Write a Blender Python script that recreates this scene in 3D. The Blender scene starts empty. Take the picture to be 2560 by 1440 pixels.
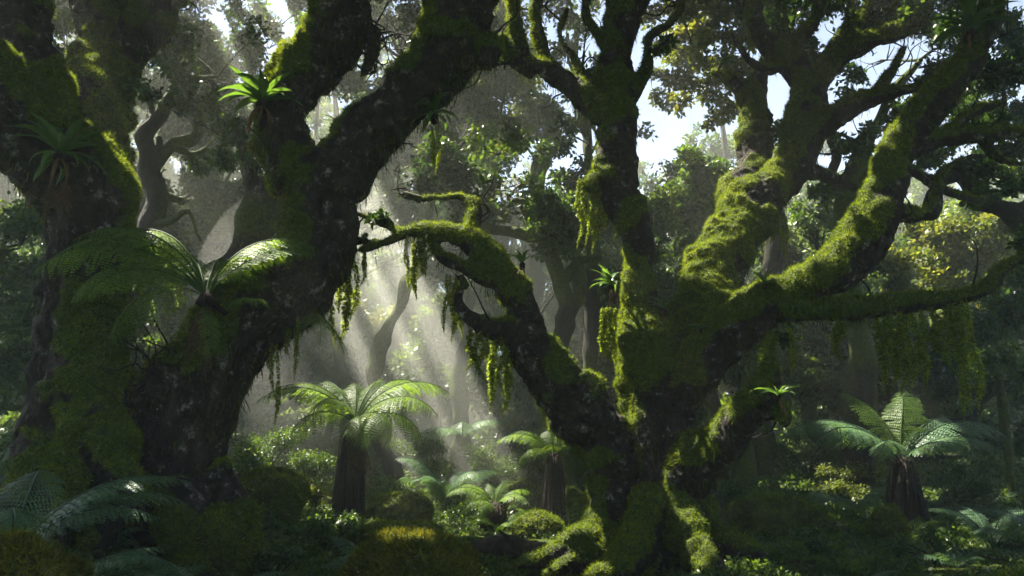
import bpy, math, random
import numpy as np
from mathutils import Vector

rng = np.random.default_rng(11)
random.seed(5)
C = bpy.context.scene.collection
scene = bpy.context.scene
PI = math.pi
R = math.radians

# ------------------------------------------------------------------ camera frame
FPX = 1991.0                      # focal length in photo pixels (28 mm on a 36 mm wide sensor)
PITCH = math.atan((1060 - 720) / FPX)
CAM = np.array([0.0, 0.0, 1.5])
_fw = np.array([0, math.cos(PITCH), math.sin(PITCH)])
_up = np.array([0, -math.sin(PITCH), math.cos(PITCH)])
_rt = np.array([1.0, 0, 0])


def P(px, py, D):
    """world point seen at photo pixel (px,py) standing D metres into the scene"""
    d = (px - 1280) / FPX * _rt + (720 - py) / FPX * _up + _fw
    return CAM + d * (D / d[1])


def mpp(py, D):
    d = (720 - py) / FPX * _up + _fw
    return D / d[1] / FPX


SUN = np.array([-0.434, 0.304, 0.848])
SUN = SUN / np.linalg.norm(SUN)
SUN_ELEV = math.asin(SUN[2])
SUN_AZ = math.atan2(SUN[0], SUN[1])       # from +Y towards +X (negative = to the left)

# ------------------------------------------------------------------ noise
_perm = np.random.default_rng(3).permutation(256)
_perm = np.concatenate([_perm, _perm, _perm])
_val = np.random.default_rng(4).uniform(-1, 1, 256)


def vnoise(p):
    p = np.asarray(p, dtype=np.float64)
    i = np.floor(p).astype(np.int64)
    f = p - i
    f = f * f * (3 - 2 * f)
    i &= 255
    out = 0
    for dx in (0, 1):
        wx = f[:, 0] if dx else 1 - f[:, 0]
        for dy in (0, 1):
            wy = f[:, 1] if dy else 1 - f[:, 1]
            for dz in (0, 1):
                wz = f[:, 2] if dz else 1 - f[:, 2]
                h = _perm[(_perm[(_perm[(i[:, 0] + dx) & 255] + i[:, 1] + dy) & 255] + i[:, 2] + dz) & 255]
                out = out + wx * wy * wz * _val[h]
    return out


def fbm(p, o=3, gain=0.5):
    p = np.asarray(p, dtype=np.float64)
    a, s, t = 1.0, 0, 0
    for k in range(o):
        s = s + a * vnoise(p + 17.3 * k)
        t += a
        a *= gain
        p = p * 2.03
    return s / t


def sstep(a, b, x):
    t = np.clip((x - a) / (b - a), 0, 1)
    return t * t * (3 - 2 * t)


# ------------------------------------------------------------------ objects
def put(name, data, parent=None):
    o = bpy.data.objects.new(name, data)
    C.objects.link(o)
    if parent is not None:
        o.parent = parent
    return o


def tag(o, label=None, cat=None, group=None, kind=None):
    if label:
        o['label'] = label
    if cat:
        o['category'] = cat
    if group:
        o['group'] = group
    if kind:
        o['kind'] = kind
    return o


def thing(name, label, cat, loc=(0, 0, 0), group=None, rz=0.0):
    o = put(name, None)
    o.empty_display_size = 0.2
    o.location = Vector(loc)
    o.rotation_euler = (0, 0, rz)
    return tag(o, label, cat, group)


def build_mesh(name, V, faces, mat, smooth=False, attrs=None, origin=None):
    """V Nx3; faces a list of (M,k) index arrays; attrs {name: N floats or Nx3}"""
    V = np.asarray(V, dtype=np.float32)
    if origin is not None:
        V = V - np.asarray(origin, dtype=np.float32)
    me = bpy.data.meshes.new(name)
    me.vertices.add(len(V))
    me.vertices.foreach_set('co', V.ravel())
    nl = sum(f.size for f in faces)
    npoly = sum(len(f) for f in faces)
    me.loops.add(nl)
    me.polygons.add(npoly)
    me.loops.foreach_set('vertex_index', np.concatenate([f.ravel() for f in faces]).astype(np.int32))
    st, c = [], 0
    for f in faces:
        st.append(c + np.arange(len(f)) * f.shape[1])
        c += f.size
    me.polygons.foreach_set('loop_start', np.concatenate(st).astype(np.int32))
    if smooth:
        me.polygons.foreach_set('use_smooth', np.ones(npoly, dtype=bool))
    if attrs:
        for k, a in attrs.items():
            a = np.asarray(a, dtype=np.float32)
            if a.ndim == 1:
                me.attributes.new(k, 'FLOAT', 'POINT').data.foreach_set('value', a)
            else:
                me.attributes.new(k, 'FLOAT_VECTOR', 'POINT').data.foreach_set('vector', a.ravel())
    me.update(calc_edges=True)
    me.materials.append(mat)
    return me


class Acc:
    """collects geometry for ONE mesh"""

    def __init__(s):
        s.V, s.F, s.n, s.A = [], {}, 0, {}

    def add(s, V, faces, **attrs):
        for f in faces:
            if len(f):
                s.F.setdefault(f.shape[1], []).append(f + s.n)
        s.V.append(np.asarray(V))
        s.n += len(V)
        for k, a in attrs.items():
            s.A.setdefault(k, []).append(np.broadcast_to(a, (len(V),)) if np.ndim(a) < 2 else a)

    def mesh(s, name, mat, smooth=False, origin=None):
        return build_mesh(name, np.concatenate(s.V), [np.concatenate(f) for f in s.F.values()], mat, smooth,
                          {k: np.concatenate(a) for k, a in s.A.items()}, origin)

    def obj(s, name, mat, parent=None, smooth=False, origin=None):
        return put(name, s.mesh(name, mat, smooth, origin), parent)


# ------------------------------------------------------------------ curves and tubes
def spline(pts, step):
    """Catmull-Rom through Nx4 points (x,y,z,r), resampled about every step metres"""
    p = np.asarray(pts, dtype=float)
    if len(p) == 2:
        p = np.array([p[0], (p[0] + p[1]) / 2, p[1]])
    q = np.vstack([2 * p[0] - p[1], p, 2 * p[-1] - p[-2]])
    out = []
    for i in range(1, len(q) - 2):
        n = max(2, int(np.linalg.norm(q[i + 1, :3] - q[i, :3]) / step))
        t = (np.arange(n) / n)[:, None]
        a, b, c, d = q[i - 1], q[i], q[i + 1], q[i + 2]
        out.append(0.5 * (2 * b + (c - a) * t + (2 * a - 5 * b + 4 * c - d) * t ** 2 + (3 * b - a - 3 * c + d) * t ** 3))
    out.append(p[-1:])
    o = np.vstack(out)
    o[:, 3] = np.maximum(o[:, 3], 0.002)
    return o


def tube(path, sides=8, taper_end=True):
    """path Nx4 -> V, [quads, tris]"""
    c, r = path[:, :3], path[:, 3]
    n = len(c)
    T = np.gradient(c, axis=0)
    T /= np.linalg.norm(T, axis=1)[:, None] + 1e-9
    u = np.cross(T[0], [0.31, 0.83, 0.46])
    u /= np.linalg.norm(u)
    U = np.zeros((n, 3))
    for i in range(n):
        u = u - T[i] * np.dot(u, T[i])
        u /= np.linalg.norm(u) + 1e-9
        U[i] = u
    W = np.cross(T, U)
    a = np.arange(sides) / sides * 2 * PI
    V = c[:, None, :] + r[:, None, None] * (np.cos(a)[None, :, None] * U[:, None, :] + np.sin(a)[None, :, None] * W[:, None, :])
    V = V.reshape(-1, 3)
    i, j = np.meshgrid(np.arange(n - 1), np.arange(sides), indexing='ij')
    j2 = (j + 1) % sides
    Q = np.stack([i * sides + j, i * sides + j2, (i + 1) * sides + j2, (i + 1) * sides + j], -1).reshape(-1, 4)
    k = len(V)
    V = np.vstack([V, c[0] - T[0] * r[0] * 0.5, c[-1] + T[-1] * r[-1] * 0.7])
    jj = np.arange(sides)
    Tn = np.vstack([np.stack([np.full(sides, k), (jj + 1) % sides, jj], -1),
                    np.stack([np.full(sides, k + 1), (n - 1) * sides + jj, (n - 1) * sides + (jj + 1) % sides], -1)])
    return V, [Q, Tn]


def gnarl(path, amt=0.25, rad=0.18, seed=0.0):
    q = path.copy()
    s = np.concatenate([[0], np.cumsum(np.linalg.norm(np.diff(q[:, :3], axis=0), axis=1))])
    rm = np.median(q[:, 3])
    t = s / (rm * 3.2)
    for k in range(3):
        q[:, k] += amt * q[:, 3] * vnoise(np.stack([t, t * 0 + seed + 7 * k, t * 0 + 3.3], -1))
    q[:, 3] *= 1 + rad * vnoise(np.stack([t * 1.6, t * 0 + seed + 31, t * 0], -1))
    return q


# ------------------------------------------------------------------ materials
def new_mat(name):
    m = bpy.data.materials.new(name)
    m.use_nodes = True
    nt = m.node_tree
    nt.nodes.clear()
    return m, nt, nt.nodes, nt.links


def ramp(nd, stops):
    r = nd.new('ShaderNodeValToRGB')
    e = r.color_ramp.elements
    while len(e) < len(stops):
        e.new(0.5)
    for x, (p, c) in zip(e, stops):
        x.position = p
        x.color = (*c, 1)
    return r


def leaf_mat(name, stops, trans=0.4, rough=0.45, tcol=None, spec=0.4):
    m, nt, nd, lk = new_mat(name)
    at = nd.new('ShaderNodeAttribute')
    at.attribute_name = 'rnd'
    r = ramp(nd, stops)
    lk.new(at.outputs['Fac'], r.inputs[0])
    p = nd.new('ShaderNodeBsdfPrincipled')
    p.inputs['Roughness'].default_value = rough
    p.inputs['Specular IOR Level'].default_value = spec
    lk.new(r.outputs[0], p.inputs['Base Color'])
    t = nd.new('ShaderNodeBsdfTranslucent')
    mx = nd.new('ShaderNodeMix')
    mx.data_type = 'RGBA'
    mx.blend_type = 'MULTIPLY'
    mx.inputs[0].default_value = 1
    lk.new(r.outputs[0], mx.inputs[6])
    mx.inputs[7].default_value = (*(tcol or (1.7, 1.75, 0.7)), 1)
    lk.new(mx.outputs[2], t.inputs[0])
    s = nd.new('ShaderNodeMixShader')
    s.inputs[0].default_value = trans
    lk.new(p.outputs[0], s.inputs[1])
    lk.new(t.outputs[0], s.inputs[2])
    o = nd.new('ShaderNodeOutputMaterial')
    lk.new(s.outputs[0], o.inputs[0])
    return m


def bark_mat(name, dark, mid, light, lichen=True, mossy=True):
    m, nt, nd, lk = new_mat(name)
    co = nd.new('ShaderNodeAttribute')
    co.attribute_name = 'barkco'
    mo = nd.new('ShaderNodeAttribute')
    mo.attribute_name = 'moss'
    tc = nd.new('ShaderNodeTexCoord')

    def noise(src, scale, detail=5, rough=0.6):
        n = nd.new('ShaderNodeTexNoise')
        n.inputs['Scale'].default_value = scale
        n.inputs['Detail'].default_value = detail
        n.inputs['Roughness'].default_value = rough
        lk.new(src, n.inputs['Vector'])
        return n
    n1 = noise(co.outputs['Vector'], 9, 8, 0.65)
    r1 = ramp(nd, [(0.3, dark), (0.52, mid), (0.74, light)])
    lk.new(n1.outputs[0], r1.inputs[0])
    col = r1.outputs[0]
    if lichen:
        n2 = noise(tc.outputs['Object'], 7, 10, 0.78)
        r2 = ramp(nd, [(0.56, (0, 0, 0)), (0.66, (1, 1, 1))])
        lk.new(n2.outputs[0], r2.inputs[0])
        mx = nd.new('ShaderNodeMix')
        mx.data_type = 'RGBA'
        lk.new(r2.outputs[0], mx.inputs[0])
        lk.new(col, mx.inputs[6])
        mx.inputs[7].default_value = (0.27, 0.265, 0.21, 1)
        col = mx.outputs[2]
    if mossy:
        n3 = noise(tc.outputs['Object'], 22, 6, 0.7)
        r3 = ramp(nd, [(0.3, (0.014, 0.022, 0.003)), (0.5, (0.048, 0.072, 0.005)), (0.72, (0.11, 0.14, 0.010))])
        lk.new(n3.outputs[0], r3.inputs[0])
        n4 = noise(tc.outputs['Object'], 30, 5, 0.7)
        ma = nd.new('ShaderNodeMath')
        ma.operation = 'MULTIPLY_ADD'
        lk.new(n4.outputs[0], ma.inputs[0])
        ma.inputs[1].default_value = 0.9
        ma.inputs[2].default_value = -0.45
        ad = nd.new('ShaderNodeMath')
        ad.operation = 'ADD'
        lk.new(ma.outputs[0], ad.inputs[0])
        lk.new(mo.outputs['Fac'], ad.inputs[1])
        rr = ramp(nd, [(0.35, (0, 0, 0)), (0.6, (1, 1, 1))])
        lk.new(ad.outputs[0], rr.inputs[0])
        mx = nd.new('ShaderNodeMix')
        mx.data_type = 'RGBA'
        lk.new(rr.outputs[0], mx.inputs[0])
        lk.new(col, mx.inputs[6])
        lk.new(r3.outputs[0], mx.inputs[7])
        col = mx.outputs[2]
    p = nd.new('ShaderNodeBsdfPrincipled')
    p.inputs['Roughness'].default_value = 0.85
    p.inputs['Specular IOR Level'].default_value = 0.25
    lk.new(col, p.inputs['Base Color'])
    nb = noise(co.outputs['Vector'], 14, 8, 0.7)
    nb2 = noise(tc.outputs['Object'], 45, 4, 0.6)
    add = nd.new('ShaderNodeMath')
    add.operation = 'ADD'
    lk.new(nb.outputs[0], add.inputs[0])
    lk.new(nb2.outputs[0], add.inputs[1])
    b = nd.new('ShaderNodeBump')
    b.inputs['Strength'].default_value = 0.9
    b.inputs['Distance'].default_value = 0.05
    lk.new(add.outputs[0], b.inputs['Height'])
    lk.new(b.outputs[0], p.inputs['Normal'])
    o = nd.new('ShaderNodeOutputMaterial')
    lk.new(p.outputs[0], o.inputs[0])
    return m


def noise_mat(name, stops, scale=6, rough=0.9, bump=0.5, dist=0.03):
    m, nt, nd, lk = new_mat(name)
    tc = nd.new('ShaderNodeTexCoord')
    n = nd.new('ShaderNodeTexNoise')
    n.inputs['Scale'].default_value = scale
    n.inputs['Detail'].default_value = 9
    n.inputs['Roughness'].default_value = 0.68
    lk.new(tc.outputs['Object'], n.inputs['Vector'])
    r = ramp(nd, stops)
    lk.new(n.outputs[0], r.inputs[0])
    p = nd.new('ShaderNodeBsdfPrincipled')
    p.inputs['Roughness'].default_value = rough
    p.inputs['Specular IOR Level'].default_value = 0.2
    lk.new(r.outputs[0], p.inputs['Base Color'])
    n2 = nd.new('ShaderNodeTexNoise')
    n2.inputs['Scale'].default_value = scale * 5
    n2.inputs['Detail'].default_value = 6
    lk.new(tc.outputs['Object'], n2.inputs['Vector'])
    b = nd.new('ShaderNodeBump')
    b.inputs['Strength'].default_value = bump
    b.inputs['Distance'].default_value = dist
    lk.new(n2.outputs[0], b.inputs['Height'])
    lk.new(b.outputs[0], p.inputs['Normal'])
    o = nd.new('ShaderNodeOutputMaterial')
    lk.new(p.outputs[0], o.inputs[0])
    return m


M_bark = bark_mat('mossy_bark', (0.008, 0.006, 0.004), (0.026, 0.018, 0.012), (0.075, 0.05, 0.034))
M_bark_bg = bark_mat('forest_bark', (0.009, 0.007, 0.005), (0.024, 0.019, 0.013), (0.05, 0.04, 0.03), lichen=False)
M_moss = leaf_mat('moss_fuzz', [(0, (0.045, 0.032, 0.012)), (0.16, (0.030, 0.045, 0.005)), (0.5, (0.085, 0.125, 0.009)), (1, (0.19, 0.215, 0.018))], 0.45, 0.8, (1.6, 1.6, 0.6), 0.1)
M_moss_gold = leaf_mat('golden_moss', [(0, (0.04, 0.028, 0.010)), (0.2, (0.03, 0.035, 0.005)), (0.55, (0.085, 0.093, 0.010)), (1, (0.17, 0.165, 0.022))], 0.4, 0.8, (1.5, 1.4, 0.7), 0.1)
M_hang = leaf_mat('hanging_moss', [(0, (0.06, 0.09, 0.012)), (0.5, (0.16, 0.205, 0.02)), (1, (0.27, 0.31, 0.04))], 0.55, 0.7, (1.6, 1.6, 0.7), 0.15)
M_leaf_d = leaf_mat('dark_leaves', [(0, (0.014, 0.032, 0.007)), (0.5, (0.032, 0.068, 0.012)), (1, (0.07, 0.11, 0.018))], 0.42, 0.4, (1.8, 1.75, 0.7))
M_leaf_m = leaf_mat('green_leaves', [(0, (0.022, 0.046, 0.008)), (0.5, (0.05, 0.092, 0.014)), (1, (0.10, 0.145, 0.022))], 0.45, 0.42, (1.8, 1.75, 0.7))
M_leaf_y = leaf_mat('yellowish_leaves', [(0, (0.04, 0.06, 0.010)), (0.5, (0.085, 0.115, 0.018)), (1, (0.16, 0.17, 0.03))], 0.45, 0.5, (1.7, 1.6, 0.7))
M_frond = leaf_mat('fern_green', [(0, (0.045, 0.09, 0.018)), (0.5, (0.085, 0.155, 0.026)), (1, (0.15, 0.21, 0.04))], 0.6, 0.5, (1.9, 1.7, 0.5), 0.25)
M_frond_b = leaf_mat('fern_bluegreen', [(0, (0.04, 0.085, 0.042)), (0.5, (0.075, 0.14, 0.07)), (1, (0.12, 0.19, 0.095))], 0.4, 0.45, (1.5, 1.5, 0.6), 0.3)
M_frond_dead = leaf_mat('fern_dead', [(0, (0.035, 0.02, 0.01)), (0.5, (0.09, 0.05, 0.026)), (1, (0.15, 0.095, 0.05))], 0.25, 0.7, (1.2, 1.1, 0.9), 0.1)
M_strap = leaf_mat('nest_fern_leaf', [(0, (0.035, 0.075, 0.02)), (0.5, (0.06, 0.12, 0.03)), (1, (0.09, 0.16, 0.04))], 0.4, 0.32, (1.9, 1.8, 0.6), 0.55)
M_fibre = noise_mat('fern_trunk_fibre', [(0.3, (0.006, 0.004, 0.003)), (0.55, (0.022, 0.015, 0.010)), (0.8, (0.06, 0.045, 0.03))], 14, 0.9, 0.8, 0.03)
M_mossrock = noise_mat('mossy_rock', [(0.3, (0.016, 0.020, 0.005)), (0.5, (0.045, 0.056, 0.008)), (0.7, (0.10, 0.105, 0.015))], 7, 0.95, 0.9, 0.04)
M_log = bark_mat('rotting_log_bark', (0.012, 0.008, 0.005), (0.045, 0.03, 0.02), (0.12, 0.085, 0.055), lichen=False)


def soil_mat():
    m, nt, nd, lk = new_mat('forest_floor')
    tc = nd.new('ShaderNodeTexCoord')
    at = nd.new('ShaderNodeAttribute')
    at.attribute_name = 'soil'

    def noise(scale, d=8):
        n = nd.new('ShaderNodeTexNoise')
        n.inputs['Scale'].default_value = scale
        n.inputs['Detail'].default_value = d
        n.inputs['Roughness'].default_value = 0.68
        lk.new(tc.outputs['Object'], n.inputs['Vector'])
        return n
    a = ramp(nd, [(0.3, (0.016, 0.026, 0.005)), (0.5, (0.04, 0.062, 0.008)), (0.7, (0.085, 0.11, 0.014))])
    lk.new(noise(5).outputs[0], a.inputs[0])
    b = ramp(nd, [(0.3, (0.022, 0.013, 0.009)), (0.5, (0.055, 0.033, 0.022)), (0.72, (0.11, 0.07, 0.045))])
    lk.new(noise(11).outputs[0], b.inputs[0])
    mx = nd.new('ShaderNodeMix')
    mx.data_type = 'RGBA'
    lk.new(at.outputs['Fac'], mx.inputs[0])
    lk.new(a.outputs[0], mx.inputs[6])
    lk.new(b.outputs[0], mx.inputs[7])
    p = nd.new('ShaderNodeBsdfPrincipled')
    p.inputs['Roughness'].default_value = 0.92
    p.inputs['Specular IOR Level'].default_value = 0.2
    lk.new(mx.outputs[2], p.inputs['Base Color'])
    bp = nd.new('ShaderNodeBump')
    bp.inputs['Strength'].default_value = 0.9
    bp.inputs['Distance'].default_value = 0.04
    lk.new(noise(28, 6).outputs[0], bp.inputs['Height'])
    lk.new(bp.outputs[0], p.inputs['Normal'])
    o = nd.new('ShaderNodeOutputMaterial')
    lk.new(p.outputs[0], o.inputs[0])
    return m


M_soil = soil_mat()

# ------------------------------------------------------------------ canopy gaps: the openings the sun comes through
# (px, py, D, radius m)
GAPS = [
    (950, 985, 12.4, .85), (790, 980, 12.4, .3), (725, 1195, 11.5, 0.5), (1235, 1255, 11.5, 0.5), (1190, 1320, 11.2, .3),
    (960, 650, 27, 1.3),
    (1290, 740, 8.7, .3), (1390, 900, 8.7, .3), (1480, 1000, 8.8, .25), (1150, 600, 8.7, .25), (1590, 560, 9, .2), (1980, 700, 8.4, .3), (2200, 560, 8.3, .3), (1490, 1400, 8, .3), (2120, 1020, 11, .42), (2270, 1030, 11.2, .42), (430, 650, 7.2, .26), (330, 610, 7.1, .2), (630, 595, 7.3, .24), (1360, 1130, 13, .3), (1130, 1180, 13.6, .22), (700, 1140, 13, .35),
    (1830, 560, 10.1, 0.5), (1900, 470, 10.4, 0.45), (1885, 380, 10.9, 0.4), (1780, 680, 9.7, 0.4),
    (2110, 640, 8.3, 0.38), (1910, 750, 8.5, 0.35), (1430, 950, 8.7, 0.4), (1330, 830, 8.7, 0.25), (1555, 1035, 8.9, 0.28),
    (1210, 900, 8.55, 0.32), (1475, 540, 8.9, 0.35), (1520, 850, 8.7, 0.3), (1515, 710, 8.7, 0.25), (1420, 1380, 8.2, 0.3),
    (750, 120, 8, 0.42), (1000, 200, 7.8, 0.42), (690, 200, 8, .3), (1300, 1110, 13, 0.3), 
    (850, 760, 8.9, 0.3), (1045, 680, 8.75, 0.3), (1905, 1000, 7.5, 0.4), (1925, 940, 7.3, .3), (1360, 430, 15, 0.6), (1250, 230, 26, 1.5),
    (1800, 1100, 8.15, .4), (1850, 1050, 7.8, .4), (2350, 600, 17, 1.0), (1760, 420, 18, .8),
]
GAPS += [(2080, 30, 10.4, .5), (2330, 80, 9.2, .4), (1930, 60, 11, .4), (2480, 200, 8.6, .4), (2200, 150, 13.5, .6), (2420, 310, 13.5, .6), (1720, 130, 15.5, .8), (1290, 70, 9, .3), (1480, 60, 17, .7), (1200, 370, 15, .5), (1060, 460, 15, .5), (1400, 590, 15, .4), (1000, 120, 16, .6), (450, 130, 14, .5), (560, 200, 14, .5), (1050, 1200, 13, .4), (1180, 1230, 12.5, .35), (1400, 1320, 10.8, .3), (900, 1330, 9.6, .3), (1500, 1420, 7.6, .3), (560, 1180, 12, .5), (700, 1080, 15, .5), (1960, 1200, 14.5, .5), (400, 850, 14, .6), (420, 450, 15, .8), (640, 1180, 12.4, .5), (1000, 1250, 11, .3), (1330, 1330, 10.4, .3), (540, 560, 16, .7), (1150, 430, 15, .7), (1290, 480, 15, .6),
         (1700, 560, 18, .9), (2040, 600, 19, .9), (2480, 620, 18, .9), (1450, 880, 17, .6), (60, 200, 7, .4), (235, 250, 8.6, .3), (560, 640, 7.3, .2), (2260, 400, 8.3, .25), (2300, 900, 8, .3), (720, 230, 8, .25),
         (1080, 110, 7.6, .35), (1580, 1380, 8.4, .25), (2080, 1180, 13, .4), (1240, 660, 8.7, .25), (1060, 1370, 6, .22), (1420, 215, 9, .25)]
# long slots in the canopy above the hollow: one row of openings for each visible shaft
for spx, spy, d0, d1, r_s in [(1140, 950, 13.4, 24, .42), (1000, 820, 14, 23, .2), (885, 850, 13.6, 21, .26), (1015, 680, 19, 27, .36), (905, 690, 20, 27, .4)]:
    for D_ in np.arange(d0, d1, 2.6 * r_s):
        GAPS.append((spx, spy, float(D_), r_s))
GAPC = [(P(a, b, d), r) for a, b, d, r in GAPS]


def carve(X):
    keep = np.ones(len(X), dtype=bool)
    for c, r in GAPC:
        v = X - c
        t = v @ SUN
        d2 = np.einsum('ij,ij->i', v, v) - t * t
        keep &= ~((t > 0.9) & (d2 < (r + .07) ** 2))
    return keep


# ------------------------------------------------------------------ leaves
def norm(a):
    return a / (np.linalg.norm(a, axis=-1, keepdims=True) + 1e-9)


def leafquads(b, d, s, l, w):
    l = np.asarray(l).reshape(-1, 1)
    w = np.asarray(w).reshape(-1, 1)
    V = np.stack([b, b + d * l * 0.45 + s * w * 0.5, b + d * l, b + d * l * 0.45 - s * w * 0.5], 1).reshape(-1, 3)
    F = np.arange(len(V)).reshape(-1, 4)
    return V, F


def clump(acc, c, r, leaf, lai=1.6, flat=0.7, cut=True, tone=None, updir=1.0):
    """a clump of leaves of length `leaf` around c"""
    n = max(12, int(lai * 23 * (r / leaf) ** 2))
    u = norm(rng.normal(size=(n, 3)))
    rad = r * rng.random(n) ** 0.45 * (1 + 0.25 * rng.normal(size=n))
    X = c + u * rad[:, None] * np.array([1, 1, flat])
    if cut:
        k = carve(X)
        X, u = X[k], u[k]
        n = len(X)
        if n == 0:
            return
    d = norm(u * 0.6 + rng.normal(size=(n, 3)) * 0.7 + np.array([0, 0, -0.15]))
    nm = norm(rng.normal(size=(n, 3)) * 0.6 + np.array([0, 0, updir]))
    s = norm(np.cross(d, nm))
    l = leaf * rng.uniform(0.65, 1.25, n)
    V, F = leafquads(X, d, s, l, l * rng.uniform(0.5, 0.7, n))
    t0 = rng.uniform(0.25, 0.75) if tone is None else tone
    rnd = np.repeat(np.clip(t0 + rng.normal(0, 0.2, n), 0, 1), 4)
    acc.add(V, [F], rnd=rnd)


def blob(acc, tw, c, r, leaf, n=8, lai=1.5, src=None, tr=0.03, cut=True, flat=0.75):
    """a crown mass made of uneven clumps; twigs from src into them go to tw"""
    t = rng.uniform(0.3, 0.7)
    for k in range(n):
        o = norm(rng.normal(size=3)) * r * rng.uniform(0.3, 0.95) * np.array([1, 1, flat])
        rc = r * rng.uniform(0.24, 0.5)
        clump(acc, c + o, rc, leaf, lai, 0.7, cut, np.clip(t + rng.uniform(-.38, .38), 0.05, .95))
        if tw is not None and src is not None and k < 6:
            a = np.array([*src, tr])
            m = np.array([*((src + c + o) / 2 + rng.normal(size=3) * r * 0.18), tr * 0.6])
            e = np.array([*(c + o), tr * 0.25])
            V, F = tube(gnarl(spline([a, m, e], r * 0.16), 0.6, 0.1, rng.random() * 90), 5)
            tw.add(V, F, moss=0.25)


# ------------------------------------------------------------------ ground
def _g(a, lo, hi, fine, growth):
    xs = list(np.arange(lo, hi + 1e-6, fine))
    s = fine
    while xs[-1] < a[1]:
        s *= growth
        xs.append(xs[-1] + s)
    s = fine
    while xs[0] > a[0]:
        s *= growth
        xs.insert(0, xs[0] - s)
    return np.array(xs)


def height(x, y):
    x, y = np.asarray(x, float), np.asarray(y, float)
    p = np.stack([x, y, x * 0], -1).reshape(-1, 3)
    h = 0.20 * fbm(p * 0.33 + 5, 2) + 0.10 * fbm(p * 0.95, 3) + 0.045 * fbm(p * 3.1, 2)
    h = h.reshape(x.shape)
    near = sstep(1.5, 5.0, np.hypot(x, y))
    h = h * near
    h += 0.45 * sstep(1.6, 5.0, -x) * sstep(3.5, 7.5, y)
    h += 0.5 * sstep(1.5, 5, x) * sstep(10, 16, y)
    h += 0.022 * np.maximum(0, y - 13) + 0.0006 * np.maximum(0, y - 13) ** 2
    path = np.exp(-(((x - 0.55) / 0.7) ** 2 + ((y - 7.6) / 1.6) ** 2))
    h -= 0.10 * path
    return h


def gz(x, y):
    return float(height(np.array([x]), np.array([y]))[0])


def GP(px, D, dz=0.0):
    """ground point under pixel column px at depth D"""
    x = (px - 1280) / FPX * D / math.cos(PITCH) * 1.0
    return np.array([x, D, gz(x, D) + dz])


gx = _g((-58, 58), -8, 8, 0.09, 1.07)
gy = _g((-18, 86), 3, 19, 0.09, 1.06)
X, Y = np.meshgrid(gx, gy, indexing='xy')
Z = height(X, Y)
nx, ny = len(gx), len(gy)
i, j = np.meshgrid(np.arange(ny - 1), np.arange(nx - 1), indexing='ij')
Q = np.stack([i * nx + j, i * nx + j + 1, (i + 1) * nx + j + 1, (i + 1) * nx + j], -1).reshape(-1, 4)
Vg = np.stack([X, Y, Z], -1).reshape(-1, 3)
soil = np.exp(-(((Vg[:, 0] - 0.5) / 0.75) ** 2 + ((Vg[:, 1] - 7.3) / 1.3) ** 2)) + 0.35 * fbm(Vg * 1.7, 3)
soil = sstep(0.35, 0.7, soil)
g = put('ground', build_mesh('ground', Vg, [Q], M_soil, True, {'soil': soil}))
tag(g, kind='structure')


# ------------------------------------------------------------------ great trees: union of limbs, voxel-fused, bark and moss grown on
def sample_faces(V, Fq, n, weights=None):
    a, b, c, d = (V[Fq[:, k]] for k in range(4))
    nr = np.cross(c - a, d - b)
    ar = np.linalg.norm(nr, axis=1)
    w = ar * (weights if weights is not None else 1)
    f = rng.choice(len(Fq), n, p=w / w.sum())
    u, v = rng.random((2, n, 1))
    X = (a[f] * (1 - u) + b[f] * u) * (1 - v) + (d[f] * (1 - u) + c[f] * u) * v
    return X, nr[f] / (ar[f][:, None] + 1e-9), f


def fuzz(acc, X, N, length, width, tone, droop=0.35, updraft=0.0):
    """moss blades: one thin triangle each"""
    n = len(X)
    d = norm(N + rng.normal(size=(n, 3)) * 0.55 + np.array([0, 0, updraft - droop]))
    s = norm(np.cross(d, rng.normal(size=(n, 3))))
    L = (length * rng.uniform(0.4, 1.4, n))[:, None]
    W = (width * rng.uniform(0.6, 1.4, n))[:, None]
    b = X - N * 0.006
    V = np.stack([b + s * W, b - s * W, b + d * L], 1).reshape(-1, 3)
    acc.add(V, [np.arange(len(V)).reshape(-1, 3)], rnd=np.repeat(np.clip(tone + rng.normal(0, .17, n), 0, 1), 3))


def twigs(root, axis, base, n, seed):
    """fine bare and mossy twigs along the thinner limbs"""
    r_ = np.random.default_rng(seed)
    a = Acc()
    w = np.where(axis[:, 3] < .2, 1.0, .04) * (axis[:, 2] > 1.6)
    for i in r_.choice(len(axis), n, p=w / w.sum()):
        c, r, T = axis[i, :3], axis[i, 3], axis[i, 5:8]
        d = norm(np.cross(T, r_.normal(size=3)) + T * .5 + np.array([0, 0, .35]))
        L = r_.uniform(.25, .8)
        p = [[*(c + d * r * .8), .011]]
        q = c + d * r
        for k in range(4):
            d = norm(d + r_.normal(size=3) * .55 + np.array([0, 0, .1]))
            q = q + d * L / 4
            p.append([*q, .010 * (1 - k / 4.5)])
        V, F = tube(spline(np.array(p), .04), 5)
        a.add(V, F, moss=.5 * r_.random())
    a.A['barkco'] = [np.concatenate(a.V)]
    o = a.obj('twigs', M_bark_bg, root, True, base)
    o['kind'] = 'stuff'


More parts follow.
